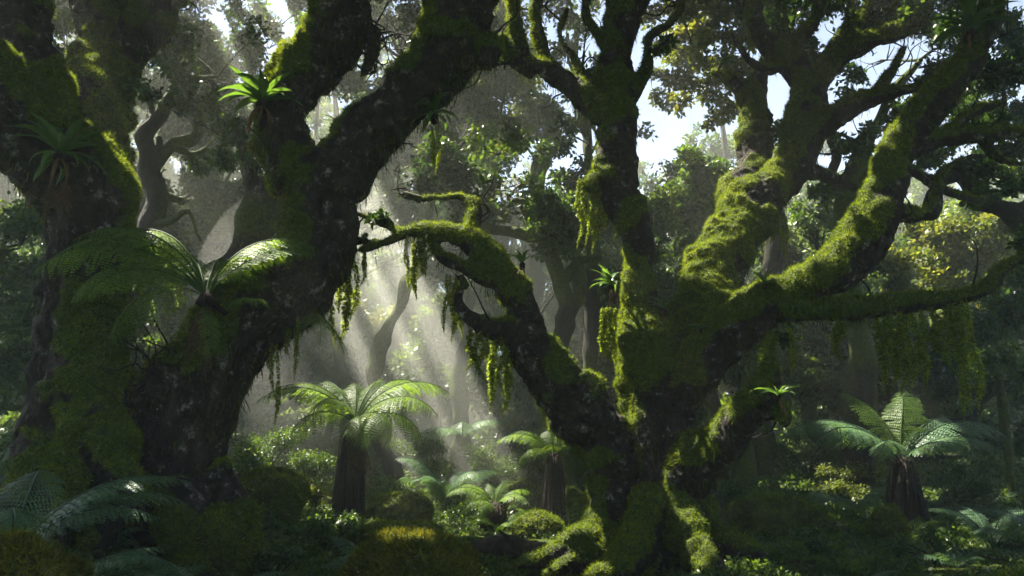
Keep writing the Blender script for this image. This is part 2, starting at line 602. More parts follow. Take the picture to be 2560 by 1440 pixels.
def great_tree(name, label, limbs, base, voxel, nfuzz, moss_bias=0.0, seed=0.0, side=None):
    root = thing(name, label, 'tree', base)
    acc, axis = Acc(), []
    for k, lb in enumerate(limbs):
        pts = []
        for q in lb:
            pts.append([*P(q[0], q[1], q[2]), 0.85 * q[3] * mpp(q[1], q[2])])
        pts = np.array(pts)
        rm = np.median(pts[:, 3])
        path = gnarl(spline(pts, max(0.05, rm * 0.35)), 0.22, 0.16, seed + 13.7 * k)
        V, F = tube(path, 16)
        acc.add(V, F)
        s = np.concatenate([[0], np.cumsum(np.linalg.norm(np.diff(path[:, :3], axis=0), axis=1))])
        T = norm(np.gradient(path[:, :3], axis=0))
        axis.append(np.hstack([path, s[:, None] + 11 * k, T]))
    axis = np.vstack(axis)
    twigs(root, axis, base, 80, int(seed) + 3)
    tmp = put('tmp', acc.mesh('tmp', M_bark))
    md = tmp.modifiers.new('r', 'REMESH')
    md.mode = 'VOXEL'
    md.voxel_size = voxel
    md.adaptivity = 0
    dg = bpy.context.evaluated_depsgraph_get()
    me = bpy.data.meshes.new_from_object(tmp.evaluated_get(dg))
    old = tmp.data
    bpy.data.objects.remove(tmp)
    bpy.data.meshes.remove(old)
    n = len(me.vertices)
    V = np.empty(n * 3, np.float32)
    me.vertices.foreach_get('co', V)
    V = V.reshape(-1, 3).astype(float)
    E = np.empty(len(me.edges) * 2, np.int32)
    me.edges.foreach_get('vertices', E)
    E = E.reshape(-1, 2)
    Fq = np.empty(len(me.loops), np.int32)
    me.loops.foreach_get('vertex_index', Fq)
    Fq = Fq.reshape(-1, 4)
    deg = np.bincount(E.ravel(), minlength=n)[:, None]

    def smooth(A, it, f=0.6):
        for _ in range(it):
            S = np.stack([np.bincount(E[:, 0], A[E[:, 1], k], n) + np.bincount(E[:, 1], A[E[:, 0], k], n) for k in range(A.shape[1])], 1)
            A = A + f * (S / deg - A)
        return A

    def normals(V):
        a, b, c, d = (V[Fq[:, k]] for k in range(4))
        fn = np.cross(c - a, d - b)
        N = np.stack([sum(np.bincount(Fq[:, k], fn[:, m], n) for k in range(4)) for m in range(3)], 1)
        return norm(N)
    V = smooth(V, 7)
    N = normals(V)
    # bark coordinates along and around the nearest limb
    best = np.empty(n, np.int64)
    for c0 in range(0, n, 8000):
        d = np.linalg.norm(V[c0:c0 + 8000, None, :].astype(np.float32) - axis[None, :, :3].astype(np.float32), axis=2) - axis[None, :, 3]
        best[c0:c0 + 8000] = d.argmin(1)
    ax = axis[best]
    rel = V - ax[:, :3]
    al = np.einsum('ij,ij->i', rel, ax[:, 5:8])
    rad = norm(rel - al[:, None] * ax[:, 5:8])
    r = ax[:, 3]
    barkco = rad * (r[:, None] * 1.0) + ax[:, 5:8] * ((ax[:, 4] + al) * 0.22)[:, None]
    lump = fbm(V * 1.9 + seed, 3) * 0.08 + fbm(V * 5.2 + seed, 2) * 0.04
    ridge = 1 - np.abs(fbm(barkco * 9 + seed, 3)) * 2
    up = N[:, 2]
    if side is not None:
        up = np.clip(N @ norm(np.array(side)), -1, 1)
    moss = up * 0.65 + fbm(V * 1.3 + seed, 3) * 0.95 + moss_bias + 0.55 * fbm(V * 4.5, 3)
    moss = sstep(0.0, 0.45, moss)
    sc = np.clip(r / 0.22, 0.25, 1.25)
    cush = np.maximum(0, fbm(V * 7.5, 3) + 0.35)
    V = V + N * (lump * sc + 0.05 * (ridge - 0.5) * sc * (1 - 0.8 * moss) + moss * sc * (0.02 + 0.085 * cush + 0.03 * np.maximum(0, fbm(V * 19, 2))))[:, None]
    V = smooth(V, 1, 0.3)
    N = normals(V)
    bpy.data.meshes.remove(me)
    tm = build_mesh('trunk', V, [Fq], M_bark, True, {'moss': moss, 'barkco': barkco}, base)
    tko = put('trunk', tm, root)
    # moss fuzz
    fm = moss[Fq].mean(1)
    X, FN, f = sample_faces(V, Fq, nfuzz, np.maximum(fm - 0.25, 0) + 0.01)
    k = rng.random(nfuzz) < 0.15 + fm[f]
    X, FN, f = X[k], FN[k], f[k]
    a2 = Acc()
    tone = 0.45 + 0.4 * fbm(X * 3.1, 2) + 0.25 * (fm[f] - 0.6)
    fuzz(a2, X, FN, 0.042, 0.0045, tone, 0.3)
    # ragged moss dripping from the undersides
    fz = (N[:, 2])[Fq].mean(1)
    w = ((fz < -0.1) & (fz > -0.98)) * (0.15 + sstep(-0.25, .45, fbm(V[Fq[:, 0]] * 1.7 + 9, 2)))
    X, FN, f = sample_faces(V, Fq, nfuzz // 9, w + 1e-6)
    m = len(X)
    d = norm(np.array([0, 0, -1.0]) + rng.normal(size=(m, 3)) * 0.22 + FN * .15)
    s = norm(np.cross(d, rng.normal(size=(m, 3))))
    L = rng.gamma(2.0, 0.028, m)
    Vq, F4 = leafquads(X - FN * .01, d, s, L, 0.004 + L * 0.035)
    a2.add(Vq, [F4], rnd=np.repeat(np.clip(rng.normal(.24, .14, m), 0, 1), 4))
    a2.obj('moss', M_moss, tko, origin=base)
    return root, V, N


def crown(root, blobs, leaf, mat, base, lai=1.5, n=8, name=''):
    a = Acc()
    for b in blobs:
        tw = None
        if len(b) == 6:
            c, src = P(b[0], b[1], b[2]), P(b[4], b[5], b[2])
            r = b[3] * mpp(b[1], b[2])
            tw = Acc()
            V, F = tube(gnarl(spline(np.array([[*src, .05], [*((src + c) / 2 + rng.normal(size=3) * r * .15), .035], [*c, .015]]), .06), .5, .15, rng.random() * 50), 7)
            tw.add(V, F, moss=.5)
            blob(a, tw, c, r, leaf, n, lai, src * .3 + c * .7, 0.02)
            tw.A['barkco'] = [np.concatenate(tw.V)]
            tw.obj('branch', M_bark_bg, root, True, base)
        else:
            blob(a, None, np.array(b[:3]), b[3], max(leaf, .12), n, lai * 1.35, None, 0.02)
    for c in shade_roof_for(name):  # unseen leaf masses added to this crown for shade
        blob(a, None, c, 1.75, .17, 10, 1.9, None, .02)
    a.obj('crown', mat, root, origin=base)


# unseen leaf roof added to shade the hollow, shared out among tree crowns
SHADE_ROOF = []
for rx in np.arange(-13.5, 5.5, 2.1):
    for ry in np.arange(5.2, 22, 2.1):
        q = rng.uniform(-.6, .6, 2)
        zz = max(8.8, 1.5 + .575 * (ry + q[1]) + 2.2) + rng.uniform(0, 1.5)
        SHADE_ROOF.append(np.array([rx + q[0], ry + q[1], zz]))


def shade_roof_for(who):
    def owner(c):
        if c[1] > 12:
            return 'back'
        return 'A' if c[0] < -4.4 else ('B' if c[0] < .4 else 'C')
    return [c for c in SHADE_ROOF if owner(c) == who]


# --- the broad trunk at the left edge
bA = np.array([*P(180, 1150, 7.4)[:2], 0.2])
treeA, VA, NA = great_tree('mossy_tree', 'stout mossy tree at the left edge, its trunk splitting into several thick upright stems', [
    [(165, 1330, 7.4, 185), (170, 1200, 7.4, 140), (178, 1020, 7.4, 120), (185, 880, 7.4, 105), (190, 760, 7.4, 100), (208, 630, 7.4, 94), (215, 520, 7.4, 98), (190, 430, 7.4, 105)],
    [(200, 520, 7.4, 95), (150, 430, 7.3, 110), (80, 340, 7.1, 115), (10, 250, 6.9, 105), (-110, 150, 6.7, 90), (-260, 20, 6.6, 75)],
    [(120, 350, 7.3, 75), (80, 220, 7.5, 75), (48, 90, 7.6, 74), (20, -60, 7.7, 68), (10, -260, 7.8, 58)],
    [(200, 500, 7.6, 95), (228, 400, 8.1, 82), (228, 300, 8.5, 80), (240, 210, 8.8, 74), (248, 100, 8.9, 58), (235, -20, 9.0, 54), (225, -200, 9.1, 46)],
    [(240, 260, 8.6, 70), (285, 180, 8.8, 62), (335, 105, 8.9, 55), (385, 30, 9, 50), (430, -60, 9, 46), (470, -200, 9.1, 40)],
    [(110, 1130, 7.2, 70), (60, 1230, 6.9, 55), (-10, 1330, 6.6, 35)],
    [(240, 1100, 7.3, 70), (300, 1190, 7.0, 45), (350, 1270, 6.7, 28)],
    [(150, 1180, 7.1, 70), (140, 1290, 6.7, 50), (120, 1400, 6.3, 30)],
], bA, 0.024, 120000, -0.10, 1.0, side=(0.45, 0.15, 0.85))
crown(treeA, [(-3.8, 7.6, 7.6, 1.2), (-5.2, 6.2, 7.4, 1.3), (-4.4, 8.8, 8.2, 1.3), (-2.9, 8.6, 8.0, .9), (-6.6, 7.4, 7.4, 1.3), (-5.6, 8.6, 7.6, 1.2),
              (-4.8, 5.0, 7.2, 1.3), (-3.0, 5.5, 7.8, 1.2), (-4.0, 3.0, 7.6, 1.4), (-6, 3.5, 7, 1.4), (-2.4, 3.6, 8, 1.3)], 0.085, M_leaf_d, bA, lai=1.9, name='A')

# --- the leaning trunk that forks in front of the clearing
bB = np.array([*P(410, 1300, 8)[:2], 0.3])
treeB, VB, NB = great_tree('mossy_tree', 'dark leaning tree left of the clearing, curving right and forking into two heavy limbs', [
    [(400, 1440, 8, 190), (412, 1330, 8, 165), (422, 1200, 8, 145), (448, 1080, 8, 128), (500, 960, 8, 118), (572, 855, 8, 112), (660, 770, 8, 100), (742, 690, 8, 92), (788, 610, 8, 84), (800, 540, 8, 82), (792, 470, 8, 82), (770, 410, 8, 80)],
    [(760, 450, 8, 78), (725, 365, 8, 74), (712, 290, 8, 70), (735, 215, 8, 70), (785, 155, 8, 76), (835, 90, 7.9, 78), (855, 0, 7.8, 74), (862, -150, 7.7, 70), (880, -320, 7.7, 60)],
    [(830, 460, 8, 72), (880, 395, 8, 72), (935, 330, 7.9, 72), (1000, 260, 7.8, 73), (1065, 195, 7.7, 76), (1118, 120, 7.6, 80), (1152, 30, 7.5, 84), (1172, -100, 7.4, 82), (1190, -300, 7.4, 66)],
    [(480, 900, 7.9, 58), (405, 955, 7.7, 44), (345, 995, 7.6, 30), (290, 1015, 7.5, 16)],
    [(400, 1010, 7.8, 52), (335, 1060, 7.6, 36), (255, 1092, 7.5, 22), (200, 1120, 7.4, 14)],
    [(330, 1180, 7.8, 80), (270, 1290, 7.4, 55), (230, 1400, 7.0, 30)],
    [(540, 1200, 7.9, 60), (590, 1290, 7.8, 45), (640, 1370, 7.6, 24)],
    [(460, 1260, 7.7, 80), (470, 1370, 7.3, 55), (500, 1450, 6.9, 30)],
    [(905, 75, 7.85, 26), (930, 80, 7.8, 24), (925, 150, 7.8, 18), (905, 190, 7.8, 9)],
    [(1190, 130, 7.6, 50), (1232, 120, 7.6, 30), (1225, 170, 7.6, 14)],
], bB, 0.024, 140000, -0.02, 5.0, side=(-0.75, 0.1, 0.75))
crown(treeB, [(-1.6, 8, 7.6, 1.2), (-0.4, 7.2, 7.8, 1.3), (-2.6, 7.2, 7.8, 1.2), (0.6, 8.2, 8.2, 1.3), (-1.0, 6.0, 8, 1.4), (1.0, 6.4, 8.2, 1.3), (-0.6, 9.4, 8.6, 1.2),
              (-1.2, 4.4, 8.2, 1.5), (0.8, 4.6, 8.4, 1.5)], 0.085, M_leaf_d, bB, lai=1.9, name='B')

# --- the many-limbed tree on the right
bC = np.array([*P(1650, 1390, 8.9)[:2], 0.0])
treeC, VC, NC = great_tree('mossy_tree', 'ancient many-limbed mossy tree right of the clearing, with spreading roots and twisted arms', [
    [(1650, 1480, 9, 170), (1652, 1390, 9, 135), (1655, 1300, 9, 105), (1655, 1180, 9, 92), (1652, 1060, 9, 98), (1642, 960, 9, 92), (1625, 880, 9, 78), (1612, 800, 9, 55)],
    [(1470, 1430, 8.7, 70), (1510, 1330, 8.8, 54), (1528, 1230, 8.9, 58), (1528, 1150, 8.9, 76), (1495, 1080, 8.9, 76), (1438, 1010, 8.8, 70), (1372, 945, 8.7, 66), (1328, 870, 8.7, 58), (1312, 790, 8.7, 44), (1288, 730, 8.7, 42), (1240, 672, 8.7, 42), (1195, 618, 8.7, 32), (1130, 588, 8.7, 22), (1040, 577, 8.8, 16), (980, 600, 8.8, 12), (900, 628, 8.9, 8)],
    [(1250, 700, 8.7, 30), (1170, 675, 8.7, 22), (1110, 648, 8.7, 18), (1090, 615, 8.75, 13), (1100, 590, 8.75, 10)],
    [(1205, 625, 8.7, 26), (1180, 570, 8.8, 19), (1190, 515, 8.9, 17), (1150, 492, 9, 11), (1050, 500, 9.1, 8), (990, 490, 9.2, 5)],
    [(1010, 585, 8.8, 12), (950, 560, 8.9, 8), (890, 535, 9, 6)],
    [(1345, 835, 8.7, 34), (1270, 832, 8.6, 28), (1212, 815, 8.5, 24), (1160, 785, 8.5, 17), (1143, 745, 8.5, 14), (1165, 708, 8.5, 9)],
    [(1628, 940, 9, 78), (1610, 800, 9, 50), (1602, 700, 9, 40), (1602, 610, 9, 42), (1578, 545, 9, 46), (1545, 480, 9, 50), (1548, 400, 9, 44), (1548, 320, 9, 46), (1545, 230, 9, 42), (1545, 130, 9, 40), (1556, 40, 9, 40), (1572, -80, 9, 36), (1590, -240, 9, 28)],
    [(1540, 300, 9, 38), (1480, 265, 9, 33), (1420, 215, 9, 30), (1372, 180, 9, 27), (1312, 150, 9, 20), (1268, 128, 9, 14), (1252, 90, 9, 11)],
    [(1375, 178, 9, 20), (1350, 100, 9.1, 17), (1342, 30, 9.1, 15), (1350, -60, 9.2, 12)],
    [(1320, 152, 9, 18), (1292, 80, 8.9, 15), (1282, 0, 8.9, 13), (1270, -90, 8.9, 10)],
    [(1330, 190, 9, 14), (1280, 162, 9, 10), (1250, 110, 9, 7)],
    [(1575, 235, 9, 20), (1618, 155, 9, 14), (1625, 95, 9, 12), (1680, 55, 9, 10), (1712, -10, 9, 8)],
    [(1580, 250, 9, 15), (1625, 180, 8.9, 12), (1630, 140, 8.9, 8)],
    [(1525, 470, 9, 38), (1492, 455, 8.95, 26), (1470, 475, 8.9, 14)],
    [(1690, 960, 9.05, 78), (1755, 800, 9.4, 72), (1800, 690, 9.8, 68), (1850, 585, 10.2, 60), (1905, 505, 10.4, 55), (1960, 440, 10.5, 50), (2010, 370, 10.5, 47), (2030, 300, 10.5, 44), (2018, 220, 10.5, 36), (1970, 160, 10.5, 27), (1910, 100, 10.5, 22), (1888, 40, 10.5, 19), (1900, -60, 10.5, 16)],
    [(1835, 640, 10.1, 56), (1860, 500, 10.6, 50), (1888, 400, 10.9, 46), (1895, 320, 11, 42), (1885, 250, 11, 34), (1905, 180, 11.1, 20), (1935, 100, 11.2, 14), (1950, 0, 11.2, 9)],
    [(1885, 270, 11, 26), (1830, 200, 11.1, 16), (1780, 180, 11.2, 9)],
    [(2022, 240, 10.5, 32), (2065, 180, 10.4, 26), (2132, 122, 10.2, 25), (2220, 88, 10.0, 22), (2320, 55, 9.8, 15)],
    [(2015, 190, 10.5, 22), (1992, 115, 10.4, 18), (2040, 50, 10.4, 15), (2062, -40, 10.4, 11)],
    [(2120, 130, 10.2, 20), (2150, 60, 10.2, 15), (2185, -20, 10.2, 11)],
    [(2020, 345, 10.5, 32), (2095, 292, 10.3, 27), (2180, 250, 10.1, 24), (2300, 222, 9.9, 16)],
    [(2005, 420, 10.5, 24), (2080, 445, 10.6, 15), (2155, 480, 10.7, 9)],
    [(1670, 1010, 8.9, 80), (1755, 905, 8.8, 64), (1850, 822, 8.6, 57), (1930, 757, 8.5, 53), (2020, 717, 8.4, 50), (2108, 660, 8.3, 53), (2178, 590, 8.3, 53), (2210, 500, 8.3, 47), (2236, 410, 8.3, 43), (2292, 320, 8.3, 41), (2370, 220, 8.2, 38), (2432, 140, 8.2, 35), (2472, 40, 8.2, 31), (2495, -80, 8.2, 26)],
    [(2262, 375, 8.3, 36), (2360, 347, 8.2, 25), (2460, 340, 8.1, 19), (2590, 328, 8, 14)],
    [(2205, 525, 8.3, 34), (2290, 540, 8.4, 24), (2335, 518, 8.5, 19), (2352, 440, 8.7, 13), (2410, 400, 8.9, 8)],
    [(1940, 770, 8.45, 42), (2080, 775, 8.2, 28), (2200, 765, 8.1, 27), (2320, 755, 8, 27), (2410, 745, 7.9, 25), (2478, 715, 7.8, 23), (2503, 678, 7.7, 19), (2590, 630, 7.6, 15)],
    [(1690, 1260, 8.85, 62), (1757, 1150, 8.45, 57), (1830, 1080, 7.95, 50), (1890, 1020, 7.55, 42), (1925, 955, 7.35, 30), (1920, 890, 7.25, 18), (1932, 830, 7.2, 9)],
    [(1875, 1035, 7.6, 32), (1945, 1032, 7.4, 24), (1968, 1062, 7.35, 15)],
    [(1530, 1220, 8.8, 56), (1498, 1325, 8.6, 50), (1425, 1380, 8.2, 36), (1350, 1400, 8.0, 21), (1285, 1414, 7.8, 10)],
    [(1640, 1250, 8.65, 50), (1605, 1360, 8.2, 52), (1540, 1425, 7.6, 36), (1450, 1470, 7.2, 18)],
    [(1690, 1240, 8.7, 54), (1722, 1360, 8.3, 50), (1790, 1440, 7.7, 32), (1870, 1490, 7.3, 15)],
    [(1735, 1230, 8.8, 55), (1790, 1340, 8.5, 46), (1880, 1400, 8.2, 32), (2000, 1445, 7.9, 17)],
    [(1560, 1330, 8.7, 62), (1500, 1385, 8.3, 42), (1420, 1415, 8.0, 22), (1370, 1440, 7.8, 12)],
    [(1630, 1370, 8.7, 80), (1600, 1450, 8.1, 55), (1560, 1540, 7.6, 30)],
    [(1740, 1330, 8.8, 52), (1840, 1390, 8.4, 36), (1940, 1432, 8.1, 20), (2010, 1470, 7.9, 10)],
    [(1700, 1370, 8.7, 60), (1745, 1460, 8.1, 42), (1800, 1540, 7.7, 22)],
    [(1545, 150, 9, 20), (1500, 95, 9, 14), (1468, 35, 9.1, 12), (1478, -50, 9.2, 9)],
    [(1558, 70, 9, 20), (1602, 15, 9, 14), (1640, -50, 9, 10)],
    [(1960, 150, 10.5, 16), (1925, 178, 10.4, 13), (1872, 150, 10.3, 11), (1830, 85, 10.3, 8)],
    [(2060, 185, 10.4, 18), (2085, 115, 10.5, 14), (2130, 45, 10.6, 12), (2122, -40, 10.6, 9)],
    [(2175, 255, 10.1, 18), (2228, 185, 10.1, 13), (2262, 120, 10.2, 9)],
    [(2355, 348, 8.2, 18), (2425, 285, 8.4, 13), (2510, 258, 8.6, 9)],
    [(2290, 225, 9.9, 15), (2345, 172, 9.9, 12), (2410, 150, 10, 8)],
    [(2455, 342, 8.1, 15), (2500, 402, 8.2, 12), (2575, 412, 8.3, 9)],
    [(1470, 262, 9, 18), (1440, 150, 9.2, 12), (1400, 95, 9.3, 9), (1420, 20, 9.3, 7)],
    [(2240, 420, 8.35, 24), (2300, 440, 8.7, 16), (2370, 480, 9, 13), (2450, 500, 9.2, 9)],
], bC, 0.022, 230000, 0.05, 9.0, side=(-0.5, -0.1, 0.83))
crown(treeC, [(960, 545, 8.9, 34, 985, 570), (900, 600, 8.9, 28, 920, 615), (1010, 480, 9.1, 40, 1050, 500), (1190, 470, 8.95, 34, 1188, 515), (1150, 690, 8.5, 22, 1160, 715), (1660, 110, 8.9, 34, 1635, 130), (1480, 190, 9.1, 30, 1425, 215), (1800, 165, 11.2, 45, 1790, 185),
              (2180, 475, 10.7, 45, 2150, 480), (2570, 590, 7.7, 45, 2540, 655), (1960, 840, 8.6, 26, 1935, 840), (2330, 190, 9.8, 60, 2290, 225),(2420, 40, 8.6, 90, 2430, 140), (2300, 60, 9.9, 80, 2220, 85), (2520, 180, 8.4, 80, 2400, 180), (2380, 240, 9.8, 70, 2290, 225), (2080, -20, 10.4, 90, 2060, 0), (2200, 20, 10.2, 80, 2150, 80),
              (1900, -30, 10.6, 90, 1900, 0), (1960, 70, 11.1, 60, 1940, 90), (2480, 320, 8.6, 60, 2420, 340), (2480, 430, 9.2, 60, 2400, 400), (1350, -60, 9.4, 70, 1345, 0), (1270, -80, 9, 60, 1275, -10), (1690, 0, 9.2, 55, 1690, 40),
              (2.0, 8.6, 7.9, 1.3), (3.2, 8.0, 7.5, 1.3), (4.4, 8.2, 7.2, 1.2), (5.4, 7.4, 6.8, 1.2), (3.2, 6.0, 7.6, 1.4), (5, 5.8, 7.2, 1.4), (2.2, 4.4, 8, 1.4), (4.2, 4.0, 7.6, 1.5), (6.2, 6.2, 6.4, 1.4), (6.0, 4.2, 7, 1.4)],
      0.075, M_leaf_d, bC, lai=1.8, n=9, name='C')


# ------------------------------------------------------------------ forest trees behind
def in_gap(path):
    n = 0
    for c, r in GAPC:
        v = path[:, :3] - c
        t = v @ SUN
        d2 = np.einsum('ij,ij->i', v, v) - t * t
        n += int(((t > 0.9) & (d2 < (r * .8 + path[:, 3]) ** 2)).sum())
    return n


def bg_tree(name, label, px, D, rpx, blobs, mat, limbs=None, hub=None, leaf=None, lai=1.8, group=None, n=9, barkmat=None, high=4, roof=()):
    """trunk from the ground at column px, branches to every blob; explicit limbs are pixel polylines (px,py,D,rpx)"""
    g0 = GP(px, D)
    root = thing(name, label, 'tree', g0, group)
    a, tw = Acc(), Acc()
    leaf = leaf or max(0.10, 14.0 * D / FPX)
    k = mpp(900, D)
    cs = [(P(b[0], b[1], D + (b[3] if len(b) > 3 else rng.uniform(-0.8, 0.8)) * 1.0), b[2] * k) for b in blobs]
    paths = []
    if limbs:
        for lb in limbs:
            paths.append(np.array([[*P(q[0], q[1], q[2]), q[3] * .8 * mpp(q[1], q[2])] for q in lb]))
    if hub is None:
        cen = np.mean([c for c, _ in cs], 0)
        hubp = g0 * 0.5 + cen * 0.5
        hubp[2] = g0[2] + 0.55 * (cen[2] - g0[2])
    else:
        hubp = P(hub[0], hub[1], D)
    r0 = rpx * k * .62
    if D < 24 and high:
        for q in range(high):  # extra crown masses above the view, added to shade the near ground
            cs.append((np.array([g0[0] + rng.normal() * 2.2, D + rng.normal() * 1.8, P(1280, -60, D)[2] + rng.uniform(1.2, 5.0)]), rng.uniform(1.1, 1.7)))
    if not limbs or hub is not None:
        best = None
        for q in range(12):
            m = (g0 + hubp) / 2 + np.array([rng.uniform(-1, 1) * 0.7, rng.uniform(-.4, .4), 0])
            pb = np.array([[*(g0 - [0, 0, 0.3]), r0 * 1.7], [*(g0 + [0, 0, 0.15]), r0 * 1.25], [*m, r0], [*(hubp + rng.normal(size=3) * .3), r0 * 0.8]])
            sc_ = in_gap(spline(pb, .15))
            if best is None or sc_ < best[0]:
                best = (sc_, pb)
        paths.append(best[1])
    allp = np.vstack(paths)
    for c, r in cs:
        # branch from the nearest skeleton point below the blob
        d = np.linalg.norm(allp[:, :3] - c, axis=1) + 1.5 * np.maximum(0, allp[:, 2] - c[2]) + 0.2 * rng.random(len(allp))
        s = allp[d.argmin()]
        rb = min(s[3] * 0.6, r0 * 0.5)
        best = None
        for q in range(10):
            mid = (s[:3] + c) / 2 + rng.normal(size=3) * np.linalg.norm(c - s[:3]) * 0.16
            pb = np.array([[*s[:3], rb], [*mid, rb * 0.7], [*c, rb * 0.35]])
            sc_ = in_gap(spline(pb, .12))
            if best is None or sc_ < best[0]:
                best = (sc_, pb, mid)
            if sc_ == 0:
                break
        pb, mid = best[1], best[2]
        paths.append(pb)
        allp = np.vstack([allp, spline(pb, 0.5)[1:]])
        blob(a, tw, c, r, leaf if r < 1.05 else max(leaf, .13), n, lai, src=mid * 0.35 + c * 0.65, tr=max(0.012, rb * 0.4))
    for c in roof:  # unseen shading leaves added over the hollow
        blob(a, None, c, 1.75, .18, 10, 1.9)
    for q, pb in enumerate(paths):
        rm = np.median(pb[:, 3])
        path = gnarl(spline(pb, max(0.12, rm * 0.8)), 0.7, 0.22, rng.random() * 99)
        ns = 20 if barkmat else (14 if rm > 0.08 else 7)
        if barkmat:
            path = spline(path[::2], .07)
        V, F = tube(path, ns)
        cc = np.vstack([np.repeat(path[:, :3], ns, 0), V[-2:]])
        V = cc + (V - cc) * (1 + .5 * fbm(V * 2.3, 3) + .3 * fbm(V * np.array([7, 7, 2.2]), 3))[:, None]
        tw.add(V, F, moss=np.clip(0.55 + 1.0 * fbm(V * 0.9, 2), 0, 1.2))
    tw.A['barkco'] = [np.concatenate(tw.V) * np.array([1, 1, .35])]
    tw.obj('trunk', barkmat or M_bark_bg, root, True, g0)
    a.obj('crown', mat, root, origin=g0)
    return root


L_, M_, Y_ = M_leaf_d, M_leaf_m, M_leaf_y
bg_tree('gnarled_tree', 'gnarled dark-branched tree between the left-edge tree and the forked leaning tree', 300, 14, 34,
        [(430, 120, 120), (545, 190, 100), (350, 40, 120), (580, 320, 70), (640, 90, 90), (330, 190, 70), (520, 60, 70), (450, 260, 70), (400, 440, 45), (500, 410, 50), (330, 480, 60), (470, 500, 45), (540, 270, 60), (380, 640, 60)], L_,
        limbs=[[(290, 1200, 14, 42), (310, 900, 14, 36), (345, 720, 14, 34), (372, 600, 14, 32), (398, 480, 14, 30), (370, 400, 14, 28), (350, 345, 14, 26), (395, 290, 14, 22), (440, 235, 14, 18), (430, 150, 14, 12)],
               [(372, 440, 14, 20), (420, 372, 14, 17), (485, 345, 13.8, 15), (492, 290, 13.8, 13), (510, 240, 13.8, 8)],
               [(400, 380, 14, 13), (395, 345, 13.9, 9)], [(430, 370, 14, 10), (480, 385, 14, 8), (515, 370, 14, 5)],
               [(375, 560, 14, 13), (430, 552, 13.7, 10), (470, 530, 13.6, 8), (500, 600, 13.6, 5)]])
bg_tree('mossy_tree', 'thick moss-clad trunk standing close behind the forked leaning tree', 600, 10.5, 55,
        [(640, 420, 45), (590, 330, 50), (690, 480, 35), (560, 400, 40), (615, 480, 30)], L_,
        limbs=[[(495, 1250, 10.6, 66), (515, 1000, 10.6, 58), (545, 800, 10.5, 58), (595, 630, 10.4, 60), (650, 515, 10.4, 56), (705, 450, 10.5, 48), (750, 400, 10.6, 30), (770, 350, 10.7, 16)],
               [(640, 480, 10.4, 30), (610, 400, 10.4, 20), (590, 330, 10.4, 12)]], barkmat=M_bark)
bg_tree('mossy_tree', 'hazy mid-distance tree with loose crown above the perched fern', 470, 20, 40,
        [(400, 540, 100), (520, 470, 90), (470, 650, 90), (350, 640, 80), (560, 640, 70), (440, 750, 80), (330, 480, 80), (600, 540, 60)], M_)
bg_tree('leafy_tree', 'dense dark green round-crowned tree in the middle, behind the drooping mossy arm', 1395, 15, 42,
        [(1150, 420, 110), (1290, 470, 110), (1380, 500, 110), (1250, 365, 90), (1060, 470, 80), (1400, 590, 80), (1180, 530, 60), (1440, 430, 70), (1350, 380, 70), (1000, 420, 70), (1080, 380, 60), (1220, 440, 60), (1130, 480, 50), (1440, 600, 60), (1470, 520, 60)], L_,
        limbs=[[(1400, 1230, 15, 44), (1385, 1080, 15, 32), (1390, 920, 15, 27), (1420, 800, 15, 26), (1400, 690, 15, 23), (1350, 590, 15, 20), (1310, 500, 15, 13)],
               [(1410, 820, 15, 25), (1450, 740, 15, 20), (1440, 640, 15.2, 15), (1400, 560, 15.2, 10)], [(1400, 700, 15, 18), (1450, 655, 15, 13), (1500, 640, 15, 9)],
               [(1340, 590, 15, 18), (1270, 580, 15, 16), (1190, 560, 15, 14), (1180, 500, 15, 12), (1160, 450, 15, 8)], [(1200, 560, 15, 12), (1120, 500, 15, 9), (1000, 490, 15, 6)]])
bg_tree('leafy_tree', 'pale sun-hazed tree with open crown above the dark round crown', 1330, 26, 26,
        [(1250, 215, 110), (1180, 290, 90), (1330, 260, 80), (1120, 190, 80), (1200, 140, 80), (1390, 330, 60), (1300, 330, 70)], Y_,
        limbs=[[(1330, 1140, 26, 32), (1340, 600, 26, 26), (1350, 400, 26, 20), (1375, 310, 26, 14), (1340, 260, 26, 8)]])
bg_tree('leafy_tree', 'grey-green leafy tree seen between the central dark stem and the sunlit mossy limb', 1690, 18, 34,
        [(1680, 450, 90), (1740, 520, 100), (1780, 420, 70), (1650, 620, 90), (1750, 660, 100), (1660, 540, 80), (1640, 760, 90), (1720, 400, 60), (1700, 800, 90)], M_)
bg_tree('leafy_tree', 'loose bright-leaved tree hanging against the white sky at the top', 1850, 15.5, 24,
        [(1720, 140, 65), (1770, 225, 60), (1700, 30, 70), (1800, 90, 90), (1660, 240, 42), (1840, 180, 80), (1640, 30, 50), (1800, 10, 80), (1740, -20, 80), (1660, 120, 45), (1760, 120, 60), (1700, 250, 40), (1820, 260, 45), (1870, 90, 60), (1690, 190, 50), (1790, 300, 42), (1640, 180, 30), (1720, 70, 60)], Y_,
        limbs=[[(1900, 1200, 15.5, 40), (1930, 800, 15.5, 30), (1930, 500, 15.5, 26), (1890, 300, 15.5, 22), (1820, 190, 15.5, 15), (1740, 150, 15.5, 9)]], lai=1.2)
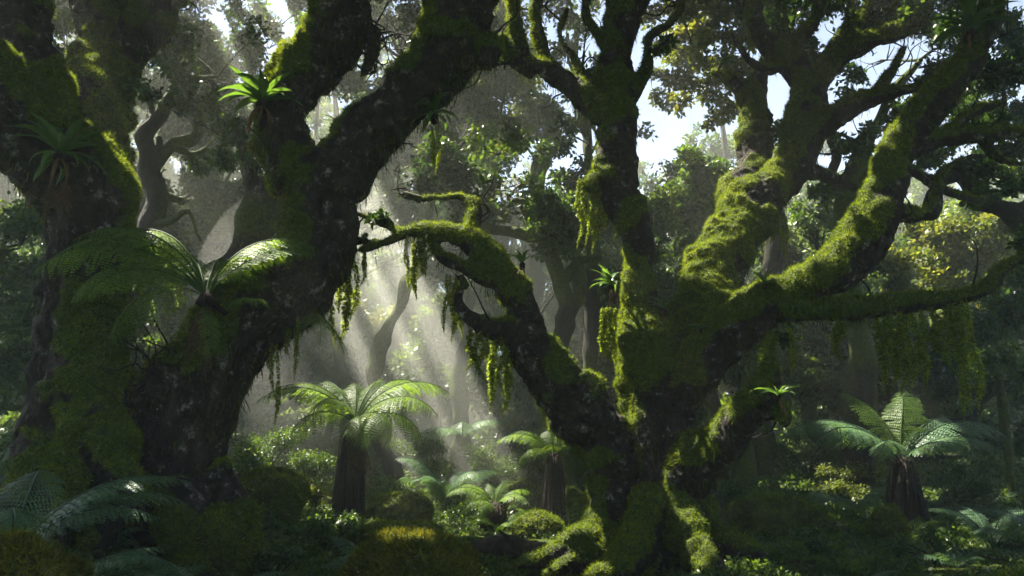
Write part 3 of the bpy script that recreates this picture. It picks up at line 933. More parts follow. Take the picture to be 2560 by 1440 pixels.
bg_tree('leafy_tree', 'small spray-crowned tree against the sky left of the central dark stem', 1470, 17, 16,
        [(1450, 60, 45), (1420, 110, 40), (1500, 150, 36), (1390, 20, 50), (1460, 300, 45), (1330, 60, 50), (1480, 10, 50), (1230, 10, 60), (1400, 300, 45), (1270, 120, 40), (1420, 40, 50), (1500, 240, 36), (1400, 200, 36), (1440, 240, 36), (1510, 80, 36), (1390, 120, 40), (1350, -20, 70), (1620, 330, 36)], M_,
        limbs=[[(1470, 1180, 17, 26), (1480, 800, 17, 20), (1470, 400, 17, 16), (1440, 200, 17, 10), (1440, 60, 17, 6)]], lai=1.1, n=6)
bg_tree('leafy_tree', 'broad dark tree filling the upper right behind the twisted limbs', 2150, 13.5, 38,
        [(1960, 60, 80), (2080, 40, 90), (2200, 150, 90), (2150, 340, 70), (2260, 300, 80), (2400, 300, 90), (2480, 180, 90), (2350, 120, 90), (2540, 60, 80), (2020, 180, 50), (2250, -20, 90), (2420, -10, 90), (2540, 280, 80), (2180, 430, 50), (1930, -20, 80), (2010, 110, 60), (2120, 250, 55), (2070, 150, 60), (2300, 220, 70), (2340, 390, 60), (2450, 400, 60), (2200, 60, 80), (2060, 480, 40), (1960, 330, 40)], L_,
        limbs=[[(2140, 1250, 13.5, 50), (2140, 900, 13.5, 40), (2120, 600, 13.5, 34), (2110, 470, 13.5, 28), (2160, 380, 13.5, 20), (2220, 250, 13.5, 14), (2300, 150, 13.5, 9)],
               [(2120, 520, 13.5, 20), (2080, 450, 13.5, 16), (2090, 380, 13.5, 12), (2060, 250, 13.5, 8)]])
bg_tree('gnarled_tree', 'crooked bare-armed tree at the right edge above the horizontal mossy arm', 2480, 11, 34,
        [(2520, 380, 70), (2440, 480, 50), (2560, 470, 60)], L_,
        limbs=[[(2620, 1300, 11, 46), (2610, 900, 11, 38), (2590, 640, 11, 32), (2540, 540, 11, 28), (2450, 500, 11, 24), (2400, 440, 11, 22), (2430, 410, 11, 18), (2480, 408, 11, 15), (2560, 430, 11, 12)],
               [(2450, 500, 11, 20), (2400, 440, 11, 16), (2340, 470, 11, 14), (2300, 540, 11, 10)], [(2420, 480, 11, 16), (2480, 520, 11, 15), (2600, 500, 11, 12)]])
bg_tree('leafy_tree', 'pale green sunlit tree behind the right fork of the many-limbed tree', 2330, 18, 34,
        [(2350, 620, 110), (2220, 640, 90), (2470, 600, 100), (2300, 560, 70), (2550, 660, 90), (2400, 700, 80), (2280, 700, 70), (2510, 540, 60), (2440, 820, 90)], Y_,
        limbs=[[(2340, 1190, 18, 44), (2350, 900, 18, 36), (2400, 700, 18, 28), (2480, 600, 18, 18), (2510, 560, 18, 10)]])
bg_tree('leafy_tree', 'grey leafy tree below the sunlit moss limb and right fork', 2040, 19, 30,
        [(2040, 580, 80), (1990, 520, 60), (2080, 680, 70), (1960, 640, 70), (2020, 800, 90), (2120, 820, 90), (1940, 890, 70), (2000, 920, 70)], M_)
bg_tree('leafy_tree', 'dark thicket-like tree in deep shade behind the right tree fern', 2300, 16, 36,
        [(2100, 850, 100), (2000, 960, 90), (2200, 900, 100), (2330, 880, 110), (2470, 860, 110), (2550, 960, 90), (2400, 980, 80), (2120, 990, 80), (2540, 780, 80), (2440, 1080, 80), (2560, 1080, 70)], L_)
bg_tree('slender_tree', 'thin dark-stemmed tree at the right edge above the shaded ferns', 2500, 13, 12, [(2510, 760, 70), (2560, 700, 70), (2470, 900, 60)], L_,
        limbs=[[(2530, 1240, 13, 14), (2510, 1050, 13, 12), (2495, 900, 13, 10), (2520, 760, 13, 6)]])
bg_tree('mossy_tree', 'pair-stemmed shaded tree just right of the many-limbed tree base', 1850, 14.5, 36, [(1900, 860, 70), (1840, 760, 60), (1960, 780, 60)], L_,
        limbs=[[(1862, 1330, 14.5, 48), (1858, 1230, 14.5, 34), (1856, 1130, 14.5, 30), (1862, 1000, 14.5, 28), (1880, 850, 14.5, 20)]], barkmat=M_bark)
bg_tree('mossy_tree', 'shaded leaning trunk squeezed between two larger trunks on the right', 1790, 15.5, 34, [(1780, 820, 60), (1700, 870, 60)], L_,
        limbs=[[(1805, 1330, 15.5, 44), (1800, 1230, 15.5, 34), (1790, 1100, 15.5, 28), (1775, 950, 15.5, 24), (1770, 820, 15.5, 14)]], barkmat=M_bark)
bg_tree('leafy_tree', 'shadowy tree at the far left edge beside the stout trunk', 0, 13, 34,
        [(20, 560, 90), (60, 680, 90), (10, 780, 100), (40, 900, 90), (-40, 640, 80), (80, 800, 70), (-20, 980, 80), (150, 60, 60), (130, 140, 50), (-10, 120, 90)], L_)
bg_tree('leafy_tree', 'high-crowned tree showing between the stems of the left-edge tree', 160, 16, 26,
        [(160, 60, 90), (150, 180, 70), (290, 260, 60), (90, -20, 80), (330, 120, 70), (300, 380, 80), (330, 560, 70)], Y_)
bg_tree('leafy_tree', 'open-crowned tree against the bright gap above the gnarled branches', 560, 24, 26,
        [(500, 100, 75), (570, 150, 80), (620, 230, 80), (470, 200, 70), (560, 280, 80), (660, 160, 60), (690, 250, 60), (420, 300, 90), (590, 40, 60), (640, 340, 80), (520, 380, 80)], M_, lai=1.3)
bg_tree('leafy_tree', 'leafy tree in the gap between the two forked limbs', 1000, 16, 28,
        [(960, 60, 80), (1010, 120, 70), (950, 180, 60), (1040, 30, 70), (900, 280, 50), (830, 300, 50), (930, -40, 90), (980, 330, 50), (1080, 330, 60)], L_)
bg_tree('leafy_tree', 'tall leafy tree seen between the heavy forked limb and the sky gap', 1150, 19, 28,
        [(1180, 330, 60), (1120, 400, 80), (1060, 380, 70), (1210, 420, 70), (1020, 560, 80), (1110, 640, 70), (960, 460, 80), (960, 400, 60)], M_)
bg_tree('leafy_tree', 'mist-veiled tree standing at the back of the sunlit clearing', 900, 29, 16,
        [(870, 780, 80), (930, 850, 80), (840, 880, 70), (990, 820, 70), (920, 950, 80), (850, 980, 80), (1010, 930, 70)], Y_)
bg_tree('leafy_tree', 'mist-veiled tree behind the hanging moss of the drooping arm', 1130, 25, 16,
        [(1090, 800, 75), (1160, 760, 70), (1130, 880, 80), (1060, 900, 70), (1200, 850, 70), (1170, 960, 80), (1080, 1000, 80), (1230, 700, 60)], M_)
bg_tree('mossy_tree', 'shaded understorey tree right of the drooping mossy arm', 1450, 18, 26,
        [(1440, 900, 80), (1500, 820, 70), (1380, 960, 60), (1490, 960, 70), (1540, 730, 60), (1460, 760, 60), (1510, 1040, 60), (1400, 860, 50)], M_)
bg_tree('mossy_tree', 'dim tree behind the perched fern, left of the clearing', 720, 22, 15,
        [(700, 860, 80), (640, 920, 80), (760, 800, 70), (700, 980, 80), (420, 880, 70), (780, 920, 60), (350, 900, 60), (540, 900, 70)], M_)
bg_tree('leafy_tree', 'background tree filling the gap under the left trunk fork', 820, 21, 14,
        [(950, 520, 80), (900, 570, 70), (1000, 640, 50), (930, 430, 60), (890, 640, 50), (1060, 560, 60)], M_)

# tall trees added on the sunward side so dense crowns shade the hollow between shafts
TALL = [
    ('tall tree rising behind the gap between left-edge tree and gnarled tree', 270, 21, M_), ('tall tree with leafy top behind the gnarled branches', 420, 26, M_),
    ('tall leafy tree behind the nest fern of the forked tree', 580, 21, L_), ('tall tree behind the left fork, filling its outer side with leaves', 730, 26, M_),
    ('tall tree whose leaves fill the fork of the leaning tree', 880, 22, L_), ('tall sun-touched tree just right of the fork', 1010, 27, M_),
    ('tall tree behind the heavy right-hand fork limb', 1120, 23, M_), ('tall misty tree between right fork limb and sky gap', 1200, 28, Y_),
    ('tall tree behind the stems of the left-edge tree', 120, 23, M_), ('tall shaded tree at the upper left corner', -60, 19, L_), ('tall tree added beyond the left border to shade the hollow', -260, 20, M_)]
TALLP = [GP(t[1], t[2]) for t in TALL]
for lab, px, D, mat in TALL:
    bl = []
    for q in range(13):
        bl.append((px + rng.normal() * 100, 400 - 800 * rng.random() ** .8, rng.uniform(70, 115), rng.normal() * 1.2))
    for q in range(5):
        bl.append((px + rng.normal() * 60, rng.uniform(480, 1020), rng.uniform(50, 85), rng.normal() * 1.2))
    g0 = GP(px, D)
    rf = [c for c in shade_roof_for('back') if TALL[int(np.argmin([np.hypot(c[0] - t[0], c[1] - t[1]) for t in TALLP]))][0] == lab]
    bg_tree('tall_tree', lab, px, D, 15, bl, mat, lai=2.0, high=0, n=9, roof=rf)

# the far wood behind all of them, one misty mass
fa, ft = Acc(), Acc()
for k in range(165):
    D = rng.uniform(31, 72)
    px = rng.uniform(-250, 2810)
    if 850 < px < 1100 and D < 40:
        D += 22
    g0 = GP(px, D)
    # height of the sky line seen from the clearing
    top = np.interp(px, [-300, 300, 420, 560, 640, 900, 1150, 1250, 1330, 1540, 1600, 1700, 1800, 1860, 2000, 2150, 2800],
                    [-100, -60, 120, 160, 60, -80, 60, 330, 360, 360, 400, 400, 380, 200, 380, 420, 300]) + rng.uniform(0, 130)
    zt = min(P(px, top, D)[2], g0[2] + 23.0)
    r0 = rng.uniform(.12, .26)
    wob = rng.normal(size=2) * 1.2
    pth = np.array([[*(g0 - [0, 0, .4]), r0 * 1.6], [g0[0] + wob[0] * .4, g0[1] + wob[1] * .4, g0[2] + (zt - g0[2]) * .45, r0], [g0[0] + wob[0], g0[1] + wob[1], g0[2] + (zt - g0[2]) * .9, r0 * .4]])
    if in_gap(spline(pth, .2)):
        continue
    V, F = tube(gnarl(spline(pth, .8), .8, .2, rng.random() * 99), 7)
    ft.add(V, F, moss=0.2)
    leaf = max(0.16, 12 * D / FPX)
    nb = int(np.clip((zt - g0[2]) / 1.3, 4, 14))
    for q in range(nb):
        h = rng.uniform(0.12, 0.97)
        rr = rng.uniform(1.0, 1.9) * (1.15 - 0.5 * h)
        c = np.array([g0[0] + wob[0] * h + rng.normal() * 1.3, g0[1] + rng.normal() * 1.2, g0[2] + (zt - g0[2]) * h - rr * .3])
        blob(fa, None, c, rr, leaf, 6, 1.25)
for k in range(430):
    D = rng.uniform(18.5, 33)
    px = rng.uniform(-150, 2710)
    g0 = GP(px, D)
    rr = rng.uniform(.7, 1.3)
    zc = rng.random() ** 1.2 * 6.5
    if 860 < px < 1180 and (D < 28 or zc > 5):
        continue
    blob(fa, None, g0 + np.array([0, 0, rr * .4 + zc]), rr, 13 * D / FPX, 7, 1.5)
# unseen trees added behind and beside the viewer to cut the sky light
for k in range(11):
    th = R(rng.uniform(128, 412))
    rad = rng.uniform(9, 15)
    cx, cy_ = rad * math.cos(th), rad * math.sin(th)
    if cy_ > 0 and abs(cx) < cy_ * .85 + 2.5:
        continue
    h0 = gz(cx, cy_)
    V, F = tube(gnarl(spline(np.array([[cx, cy_, h0 - .3, .35], [cx + rng.normal() * .4, cy_, h0 + 4, .22], [cx + rng.normal(), cy_ + rng.normal(), h0 + 9, .1]]), .4), .8, .2, rng.random() * 99), 8)
    ft.add(V, F, moss=.5)
    for q in range(9):
        blob(fa, None, np.array([cx + rng.normal() * 1.3, cy_ + rng.normal() * 1.3, h0 + rng.uniform(1.0, 12)]), rng.uniform(1.2, 2.0), .2, 6, 1.6)
far = thing('distant_forest', None, None, (0, 45, 0))
tag(far, 'misty mass of distant trees closing off the view behind the clearing, plus unseen trees added round the viewer', None, None, 'stuff')
ft.A['barkco'] = [np.concatenate(ft.V)]
ft.obj('trunks', M_bark_bg, far, True, (0, 45, 0))
fa.obj('foliage', M_leaf_m, far, origin=(0, 45, 0))


# ------------------------------------------------------------------ ferns
def frond_mesh(name, L, W, e0, e1, mat, npin=24, npl=11, droop=0.25, stipe=0.14, curl=1.25, dense=1.0, fold=0.25, seed=0, ragged=0.05, raw=False):
    r = np.random.default_rng(seed)
    nt = 60
    t = np.linspace(0, 1, nt)
    e = e0 + (e1 - e0) * t ** curl
    dx = np.cos(e) * L / (nt - 1)
    dz = np.sin(e) * L / (nt - 1)
    side = 0.05 * L * vnoise(np.stack([t * 2, t * 0 + seed * 3.7, t * 0], -1)) * t
    c = np.stack([np.concatenate([[0], np.cumsum(dx)[:-1]]), side, np.concatenate([[0], np.cumsum(dz)[:-1]])], -1)
    a = Acc()
    V, F = tube(np.hstack([c[::3], (0.009 * (1 - .8 * t) * (L / 1.2) + .0015)[::3, None]]), 5)
    a.add(V, F, rnd=0.05)
    ts = stipe + (1 - stipe) * (np.arange(npin) + .5) / npin
    tt = (ts - stipe) / (1 - stipe)
    prof = np.minimum(1, (0.35 + tt / 0.33)) * (1 - tt ** 2.4) ** 0.9
    for sg in (-1, 1):
        for k in range(npin):
            if r.random() < ragged:
                continue
            ti = min(0.999, ts[k] + r.normal() * .003)
            ei = np.interp(ti, t, e)
            base = np.array([np.interp(ti, t, c[:, m]) for m in range(3)])
            T = np.array([math.cos(ei), 0, math.sin(ei)])
            Nn = np.array([-math.sin(ei), 0, math.cos(ei)])
            sw = 0.25 + 0.55 * tt[k] + r.normal() * .05
            Lp = W * prof[k] * r.uniform(.9, 1.07)
            dp = droop * r.uniform(.7, 1.3)
            d = norm(np.array([0, sg, 0]) * math.cos(sw) + T * math.sin(sw) - Nn * fold)
            s = np.linspace(0, 1, npl)
            pc = base + d * (s * Lp)[:, None] - np.array([0, 0, 1]) * (dp * Lp * s ** 2)[:, None]
            pd = norm(np.gradient(pc, axis=0))
            # thin midrib
            perp = norm(T - d * (T @ d))
            lp = Lp * 0.155 * dense * (1 - s ** 3 * .75) * (0.75 + .5 * np.minimum(1, s * 4))
            lp = np.minimum(lp, L * (1 - stipe) / npin * 0.68 * dense)
            w = Lp / npl * 1.0
            for s2 in (-1, 1):
                ld = norm(perp * s2 + pd * 0.55 + r.normal(size=(npl, 3)) * .08 - np.array([0, 0, .15]))
                lsv = norm(pd - ld * np.einsum('ij,ij->i', pd, ld)[:, None])
                Vq, F4 = leafquads(pc, ld, lsv, lp * r.uniform(.85, 1.15, npl), np.full(npl, w))
                a.add(Vq, [F4], rnd=np.repeat(np.clip(0.45 + .25 * (1 - tt[k]) - .1 + r.normal(0, .13, npl), 0, 1), 4))
    return a if raw else a.mesh(name, mat)


def place_frond(me, root, az, tilt=0.0, sc=1.0, z=0.0, name='frond', roll=0.0):
    o = put(name, me, root)
    o.rotation_euler = (roll, -tilt, az)
    o.scale = (sc, sc, sc)
    o.location = (0, 0, z)
    return o


F_arch = [frond_mesh('frond', 1.6, .38, R(58), R(-48), M_frond, 22, 13, .35, .15, seed=k) for k in range(3)]
F_up = [frond_mesh('frond', 1.3, .32, R(74), R(5), M_frond, 21, 12, .2, .15, seed=10 + k) for k in range(2)]
F_droop = [frond_mesh('frond', 1.3, .33, R(35), R(-88), M_frond, 20, 11, .5, .13, seed=20 + k) for k in range(2)]
F_arch_b = [frond_mesh('frond', 1.55, .37, R(56), R(-42), M_frond_b, 22, 13, .35, .14, seed=30 + k) for k in range(2)]
F_dead = [frond_mesh('dead_frond', .75, .16, R(-55), R(-95), M_frond_dead, 18, 9, .6, .08, fold=.7, seed=40 + k, ragged=.2) for k in range(2)]
F_dead_long = [frond_mesh('dead_frond', .95, .12, R(-62), R(-93), M_frond_dead, 19, 9, .15, .1, fold=.12, seed=45 + k, ragged=.15) for k in range(2)]
F_ground = [frond_mesh('frond', 1.0, .25, R(58), R(-25), M_frond_b, 20, 11, .25, .12, fold=.12, dense=1.0, seed=50 + k) for k in range(3)]
F_small = [frond_mesh('frond', .6, .15, R(55), R(-40), M_frond, 18, 8, .3, .12, seed=60 + k) for k in range(2)]
F_hang = [frond_mesh('frond', .65, .12, R(-55), R(-92), M_frond, 18, 9, .15, .1, fold=.1, seed=70 + k) for k in range(1)]


def fibre_trunk(root, h, r0, r1, base, lean=(0, 0), seed=0):
    """a tree-fern trunk of hanging fibres and old stalk bases, widening downwards"""
    a = Acc()
    r_ = np.random.default_rng(seed)
    zz = np.linspace(-0.15, h, 24)
    path = np.array([[lean[0] * max(0, z / h) ** 1.5, lean[1] * (z / h), z, r1 + (r0 - r1) * max(0, 1 - z / h) ** 0.8] for z in zz])
    V, F = tube(path, 22)
    ang = np.arctan2(V[:, 1], V[:, 0])
    k = 0.10 * np.sin(ang * 11 + seed) + .35 * fbm(np.stack([np.cos(ang) * 2, np.sin(ang) * 2, V[:, 2] * 1.3 + seed], -1), 3)
    V[:, :2] *= (1 + .6 * k)[:, None]
    a.add(V, F)
    for q in range(230):
        th = r_.uniform(0, 2 * PI)
        z1 = r_.uniform(.35, 1.0) * h
        z0 = max(-.02, z1 - r_.uniform(.3, .9))
        f = lambda z: (r1 + (r0 - r1) * max(0, 1 - z / h) ** .8) * r_.uniform(.98, 1.42)
        ra, rb = f(z1), f(z0)
        w = r_.uniform(.009, .020) if q % 4 else r_.uniform(.02, .042)
        mid = (z0 + z1) / 2
        rm = (ra + rb) / 2 * 1.04
        g = lambda rr, z: [lean[0] * (max(z, 0) / h) ** 1.5 + rr * math.cos(th), lean[1] * z / h + rr * math.sin(th), z]
        V, F = tube(np.array([[*g(ra, z1), w * .7], [*g(rm, mid), w], [*g(rb, z0), w * .4]]), 5)
        a.add(V, F)
    o = a.obj('trunk', M_fibre, root, True)
    return o


def tree_fern(label, px, D, top_py, spread, fronds, dead=6, base_r=.2, top_r=.09, lean=0.0, group='tree ferns', seed=0, zoff=0.0):
    g0 = GP(px, D)
    h = P(px, top_py, D)[2] - g0[2]
    root = thing('tree_fern', label, 'tree fern', g0, group)
    fibre_trunk(root, h, base_r, top_r, g0, (lean, 0), seed)
    for (me, az, tilt, sc) in fronds:
        o = place_frond(me, root, R(az), R(tilt), sc * spread, h - .03)
        o.location.x += lean
    for k in range(dead):
        o = place_frond(F_dead[k % 2], root, R(k * 360 / dead + 20 + 23 * (k % 3)), 0, spread * (.8 + .15 * (k % 3)), h - .1, 'dead_frond')
        o.location.x += lean
    return root


# azimuth 0 = right in the picture, 90 = away, -90 = towards the camera
tree_fern('tall tree fern in the middle of the clearing with a full umbrella of backlit fronds', 890, 12.4, 1055, 1.14,
          [(F_arch[0], 12, 4, 1.0), (F_arch[1], 42, 10, .95), (F_up[0], 72, -8, .9), (F_up[1], 105, -12, .9), (F_arch[2], 138, 6, 1.0), (F_arch[0], 168, 2, 1.02),
           (F_arch[1], 196, -2, .98), (F_droop[0], 222, 0, 1.0), (F_arch[2], 250, -8, .8), (F_droop[1], 310, 0, .95), (F_arch[1], 335, -10, .95), (F_droop[0], 285, -5, .8), (F_droop[1], 352, 0, .95)], 9, .19, .10, .06, seed=3)
tree_fern('large tree fern in shade at right with two upright bright fronds', 2220, 11, 1150, 1.12,
          [(F_up[0], 55, 6, 1.0), (F_up[1], 128, 4, .95), (F_arch_b[0], 8, -4, 1.1), (F_arch_b[1], 28, 2, 1.0), (F_arch_b[0], 172, -2, 1.05), (F_arch_b[1], 198, -6, 1.0), (F_arch_b[1], -25, -8, .8), (F_arch_b[0], 150, 2, .9), (F_arch_b[0], 232, -10, .75), (F_arch_b[1], -60, -10, .7)], 9, .20, .10, 0, seed=8)
tree_fern('slim tree fern beside the drooping arm, smaller than the one in mid-clearing', 1380, 13, 1135, .68,
          [(F_arch[0], 10, 2, 1), (F_arch[1], 48, 8, .95), (F_up[0], 100, -6, .9), (F_arch[2], 150, 4, 1), (F_arch[0], 185, -2, 1.05), (F_droop[0], 215, 4, 1), (F_arch[1], 330, -6, .95), (F_up[1], 60, -4, .9), (F_arch[2], 265, -8, .8)], 6, .15, .06, 0, seed=12)
tree_fern('short stumpy fern glowing in full sun on the clearing floor', 1240, 11.4, 1262, .5,
          [(F_arch[0], 20, 0, .9), (F_up[0], 60, 0, .85), (F_up[1], 110, -6, .8), (F_arch[1], 155, 6, 1.0), (F_arch[2], 190, 0, 1.05), (F_droop[0], 215, 8, 1.05), (F_droop[1], 240, 0, .9), (F_arch[1], 320, -6, .9)], 6, .15, .08, 0, seed=15)


# the large fern perched on the leaning tree
c0 = P(515, 742, 6.95)
rt = thing('perched_fern', 'large arching fern perched on the leaning tree trunk, brown dead fronds hanging below it', 'fern', c0)
a = Acc()
for k in range(14):
    th = rng.uniform(0, 2 * PI)
    V, F = tube(np.array([[0, 0, .04, .035], [math.cos(th) * .06, math.sin(th) * .06, -.05, .03], [math.cos(th) * .07 + .05, .2 + math.sin(th) * .07, -.12, .012]]), 6)
    a.add(V, F)
a.obj('rootstock', M_fibre, rt, True)
for me, az, tl, sc in [(F_arch[0], 160, 12, 1.0), (F_arch[1], 180, 0, 1.05), (F_arch[2], 200, -8, 1.0), (F_droop[0], 208, 10, 1.0), (F_arch[1], 188, 10, .9), (F_arch[1], 30, 14, .85), (F_up[0], 25, -18, .9), (F_up[1], 50, -8, .8), (F_arch[0], 75, 6, .8),
                       (F_arch[2], 130, 4, .85), (F_droop[1], 170, -8, .95), (F_arch[1], 225, -22, .75), (F_arch[0], 100, 6, .8)]:
    place_frond(me, rt, R(az), R(tl), sc)
for me, az, sc, nm in [(F_dead_long[0], -100, .62, 'dead_frond'), (F_dead_long[1], -60, .82, 'dead_frond'), (F_dead[0], -120, .8, 'dead_frond'), (F_hang[0], -50, .95, 'frond'), (F_dead_long[0], 190, .5, 'dead_frond')]:
    place_frond(me, rt, R(az), 0, sc, -.04, nm)


def ground_fern(label, px, D, n, sc, meshes, seed=0, az=None, group='ground ferns', lift=0.0, e=0.0):
    g0 = GP(px, D)
    r_ = np.random.default_rng(seed)
    root = thing('ground_fern', label, 'fern', g0, group)
    for k in range(n):
        z = (k * 360 / n + r_.uniform(-14, 14)) if az is None else az[k]
        place_frond(meshes[k % len(meshes)], root, R(z), R(e + r_.uniform(-12, 14)), sc * r_.uniform(.8, 1.1), lift)
    return root


FG = F_ground
ground_fern('big blue-green fern spreading at the lower left corner before the left trunk', 95, 5.3, 9, 1.15, FG, 1, az=[20, 40, 65, 110, 150, 200, 250, 300, 5], lift=.45)
ground_fern('fern with one long arching frond before the leaning trunk base', 165, 5.0, 6, 1.1, FG, 2, az=[8, 25, -15, 60, 190, 240], lift=.12)
ground_fern('low fern in deep shade below the leaning trunk', 385, 5.4, 7, .7, FG, 3, az=[18, 50, 95, 150, 200, 300, 345], lift=.05)
ground_fern('broad soft fern at the bottom left beside the mossy boulder', 430, 4.9, 9, .72, FG, 4, lift=.1)
ground_fern('feathery fern between the leaning trunk and the middle boulder', 560, 5.4, 9, .72, FG, 5, lift=.08)
ground_fern('shaded tufted fern before the tall tree fern', 930, 8.2, 9, .62, FG, 6)
ground_fern('pale blue-green shuttlecock fern in the clearing beyond the sunlit stump fern', 1118, 13.6, 10, .8, [F_ground[0], F_arch_b[0]], 7, e=14, lift=.15)
ground_fern('hazy fern with flat spreading fronds at the back of the clearing', 1160, 17.5, 8, .8, F_arch_b, 8, lift=1.15, e=-14)
ground_fern('soft fern behind the tall tree fern on its right', 1010, 15, 9, .75, FG, 9, lift=.1)
ground_fern('dark fern at the lower right under the large tree fern', 2420, 8.2, 8, .8, FG, 10, lift=.2)
ground_fern('bluish broad fern at the right edge', 2560, 7.4, 7, .8, FG, 11, lift=.35)
ground_fern('low dark fern among the roots at bottom right', 2080, 7.0, 8, .5, FG, 12)
ground_fern('shadowy fern left of the large tree fern trunk', 2100, 11.5, 8, .8, FG, 13, lift=.1)
ground_fern('dim fern in the bottom right foreground', 2330, 6.6, 8, .55, FG, 14)
ground_fern('small fern tucked at the foot of the root on the soil path', 1600, 6.6, 6, .3, F_small, 15, lift=.1)
ground_fern('bright fern clump on the rise left of the tall tree fern', 790, 12, 7, .45, F_small, 16)
ground_fern('fern at the left edge behind the big blue-green one', 10, 8.5, 9, .9, F_arch_b, 17, lift=.3)
ground_fern('fern on the moss bank between stump fern and slim tree fern', 1310, 12, 7, .6, F_small, 18)


FERNLET = []
for v in range(4):
    A_ = Acc()
    for k in range(7):
        fr = frond_mesh('f', .42, .085, R(rng.uniform(40, 75)), R(rng.uniform(-45, -5)), None, 14, 6, .3, .12, dense=1.3, seed=200 + 10 * v + k, raw=True)
        th = k * .9 + rng.uniform(-.3, .3)
        ca, sa = math.cos(th), math.sin(th)
        n0 = A_.n
        Vv = np.concatenate(fr.V) * rng.uniform(.7, 1.1)
        Vv = Vv @ np.array([[ca, sa, 0], [-sa, ca, 0], [0, 0, 1]])
        A_.add(Vv, [np.concatenate(f) for f in fr.F.values()], rnd=np.concatenate([np.broadcast_to(q, (len(w),)) for q, w in zip(fr.A['rnd'], fr.V)]))
    FERNLET.append(A_.mesh('small_fern', M_frond if v % 2 else M_frond_b))
for k in range(120):
    D = 4.4 * math.exp(rng.random() * math.log(17 / 4.4))
    c = GP(rng.uniform(0, 2560), D)
    if abs(c[0] - .5) < .75 and 5.8 < D < 9:
        continue
    o = put('small_fern', FERNLET[k % 4])
    o.location = Vector(c)
    o.rotation_euler = (0, 0, rng.uniform(0, 6.28))
    q = rng.uniform(.6, 1.5)
    o.scale = (q, q, q)
    tag(o, 'small fern sprig growing in the undergrowth of the forest floor', 'fern', 'small ferns of the undergrowth')

# fallen sticks
for k in range(34):
    D = rng.uniform(4.8, 11)
    c = GP(rng.uniform(100, 2460), D, .03)
    th, L = rng.uniform(0, 6.28), rng.uniform(.25, .9)
    d = np.array([math.cos(th), math.sin(th), 0]) * L / 2
    e0, e1 = c - d, c + d
    e0[2], e1[2] = gz(e0[0], e0[1]) + .02, gz(e1[0], e1[1]) + rng.uniform(.02, .12)
    w_ = rng.uniform(.006, .018)
    V, F = tube(gnarl(spline(np.array([[*e0, w_], [*(c + [0, 0, .02]), w_ * .9], [*e1, w_ * .4]]), .03), 1.2, .3, k), 6)
    o = put('fallen_stick', build_mesh('fallen_stick', V, F, M_log, True, {'moss': np.full(len(V), .3 * (k % 2)), 'barkco': V - c}, c))
    o.location = Vector(c)
    tag(o, 'crooked dead stick lying among the ground plants', 'stick', 'fallen sticks on the forest floor')

# ------------------------------------------------------------------ nest ferns and tufts growing on the limbs
def strap_mesh(name, L, W, e0, e1, mat, seed=0, curl=1.2):
    r_ = np.random.default_rng(seed)
    n = 14
    t = np.linspace(0, 1, n)
    e = e0 + (e1 - e0) * t ** curl
    x = np.concatenate([[0], np.cumsum(np.cos(e) * L / (n - 1))[:-1]])
    z = np.concatenate([[0], np.cumsum(np.sin(e) * L / (n - 1))[:-1]])
    w = W * np.maximum(.04, np.sin(np.minimum(1, t * 1.02) ** .75 * PI) ** .8) * (1 + .06 * r_.normal(size=n))
    y = .05 * L * np.sin(t * 4 + seed) * t
    Nx, Nz = -np.sin(e), np.cos(e)
    rows = [np.stack([x + Nx * f * w, y + s * w, z + Nz * f * w], -1) for s, f in ((-1, .35), (-.5, .1), (0, 0), (.5, .1), (1, .35))]
    V = np.stack(rows, 1).reshape(-1, 3)
    i, j = np.meshgrid(np.arange(n - 1), np.arange(4), indexing='ij')
    Q = np.stack([i * 5 + j, i * 5 + j + 1, (i + 1) * 5 + j + 1, (i + 1) * 5 + j], -1).reshape(-1, 4)
    return build_mesh(name, V, [Q], mat, True, {'rnd': np.clip(.5 + .35 * r_.normal(size=len(V)) * .5 + .2 * (np.tile([0, 0, 1, 0, 0], n)), 0, 1)})


S_up = [strap_mesh('leaf', .5, .045, R(68), R(5), M_strap, k) for k in range(3)]
S_out = [strap_mesh('leaf', .5, .05, R(35), R(-45), M_strap, 5 + k) for k in range(3)]
S_hang = [strap_mesh('leaf', .42, .04, R(5), R(-88), M_strap, 9 + k) for k in range(2)]
S_dead = [strap_mesh('dead_leaf', .4, .02, R(-40), R(-92), M_frond_dead, 12 + k) for k in range(2)]
S_thin = [strap_mesh('leaf', .45, .014, R(65), R(-35), M_strap, 15 + k) for k in range(3)]


def nest(label, px, py, D, n, sc, sets, dead=4, seed=0, azr=(0, 360), group='nest ferns perched on the limbs', name='nest_fern'):
    c = P(px, py, D)
    r_ = np.random.default_rng(seed + 77)
    root = thing(name, label, 'perched fern', c, group)
    a = Acc()
    V, F = tube(np.array([[0, .06, -.10, .05], [0, .02, -.02, .06], [0, 0, .04, .035]]) * np.array([sc, sc, sc, sc]), 9)
    V = V + fbm(V * 30, 2)[:, None] * .02
    a.add(V, F)
    a.obj('rootstock', M_fibre, root, True)
    for k in range(n):
        az = azr[0] + (azr[1] - azr[0]) * (k + r_.uniform(-.3, .3)) / n
        st = sets[k % len(sets)]
        place_frond(st[int(r_.integers(len(st)))], root, R(az), R(r_.uniform(-12, 12)), sc * r_.uniform(.75, 1.15), 0, 'leaf', R(r_.uniform(-20, 20)))
    for k in range(dead):
        place_frond(S_dead[k % 2], root, R(-90 + r_.uniform(-70, 70)), 0, sc * r_.uniform(.7, 1.2), -.03, 'dead_leaf')
    return root


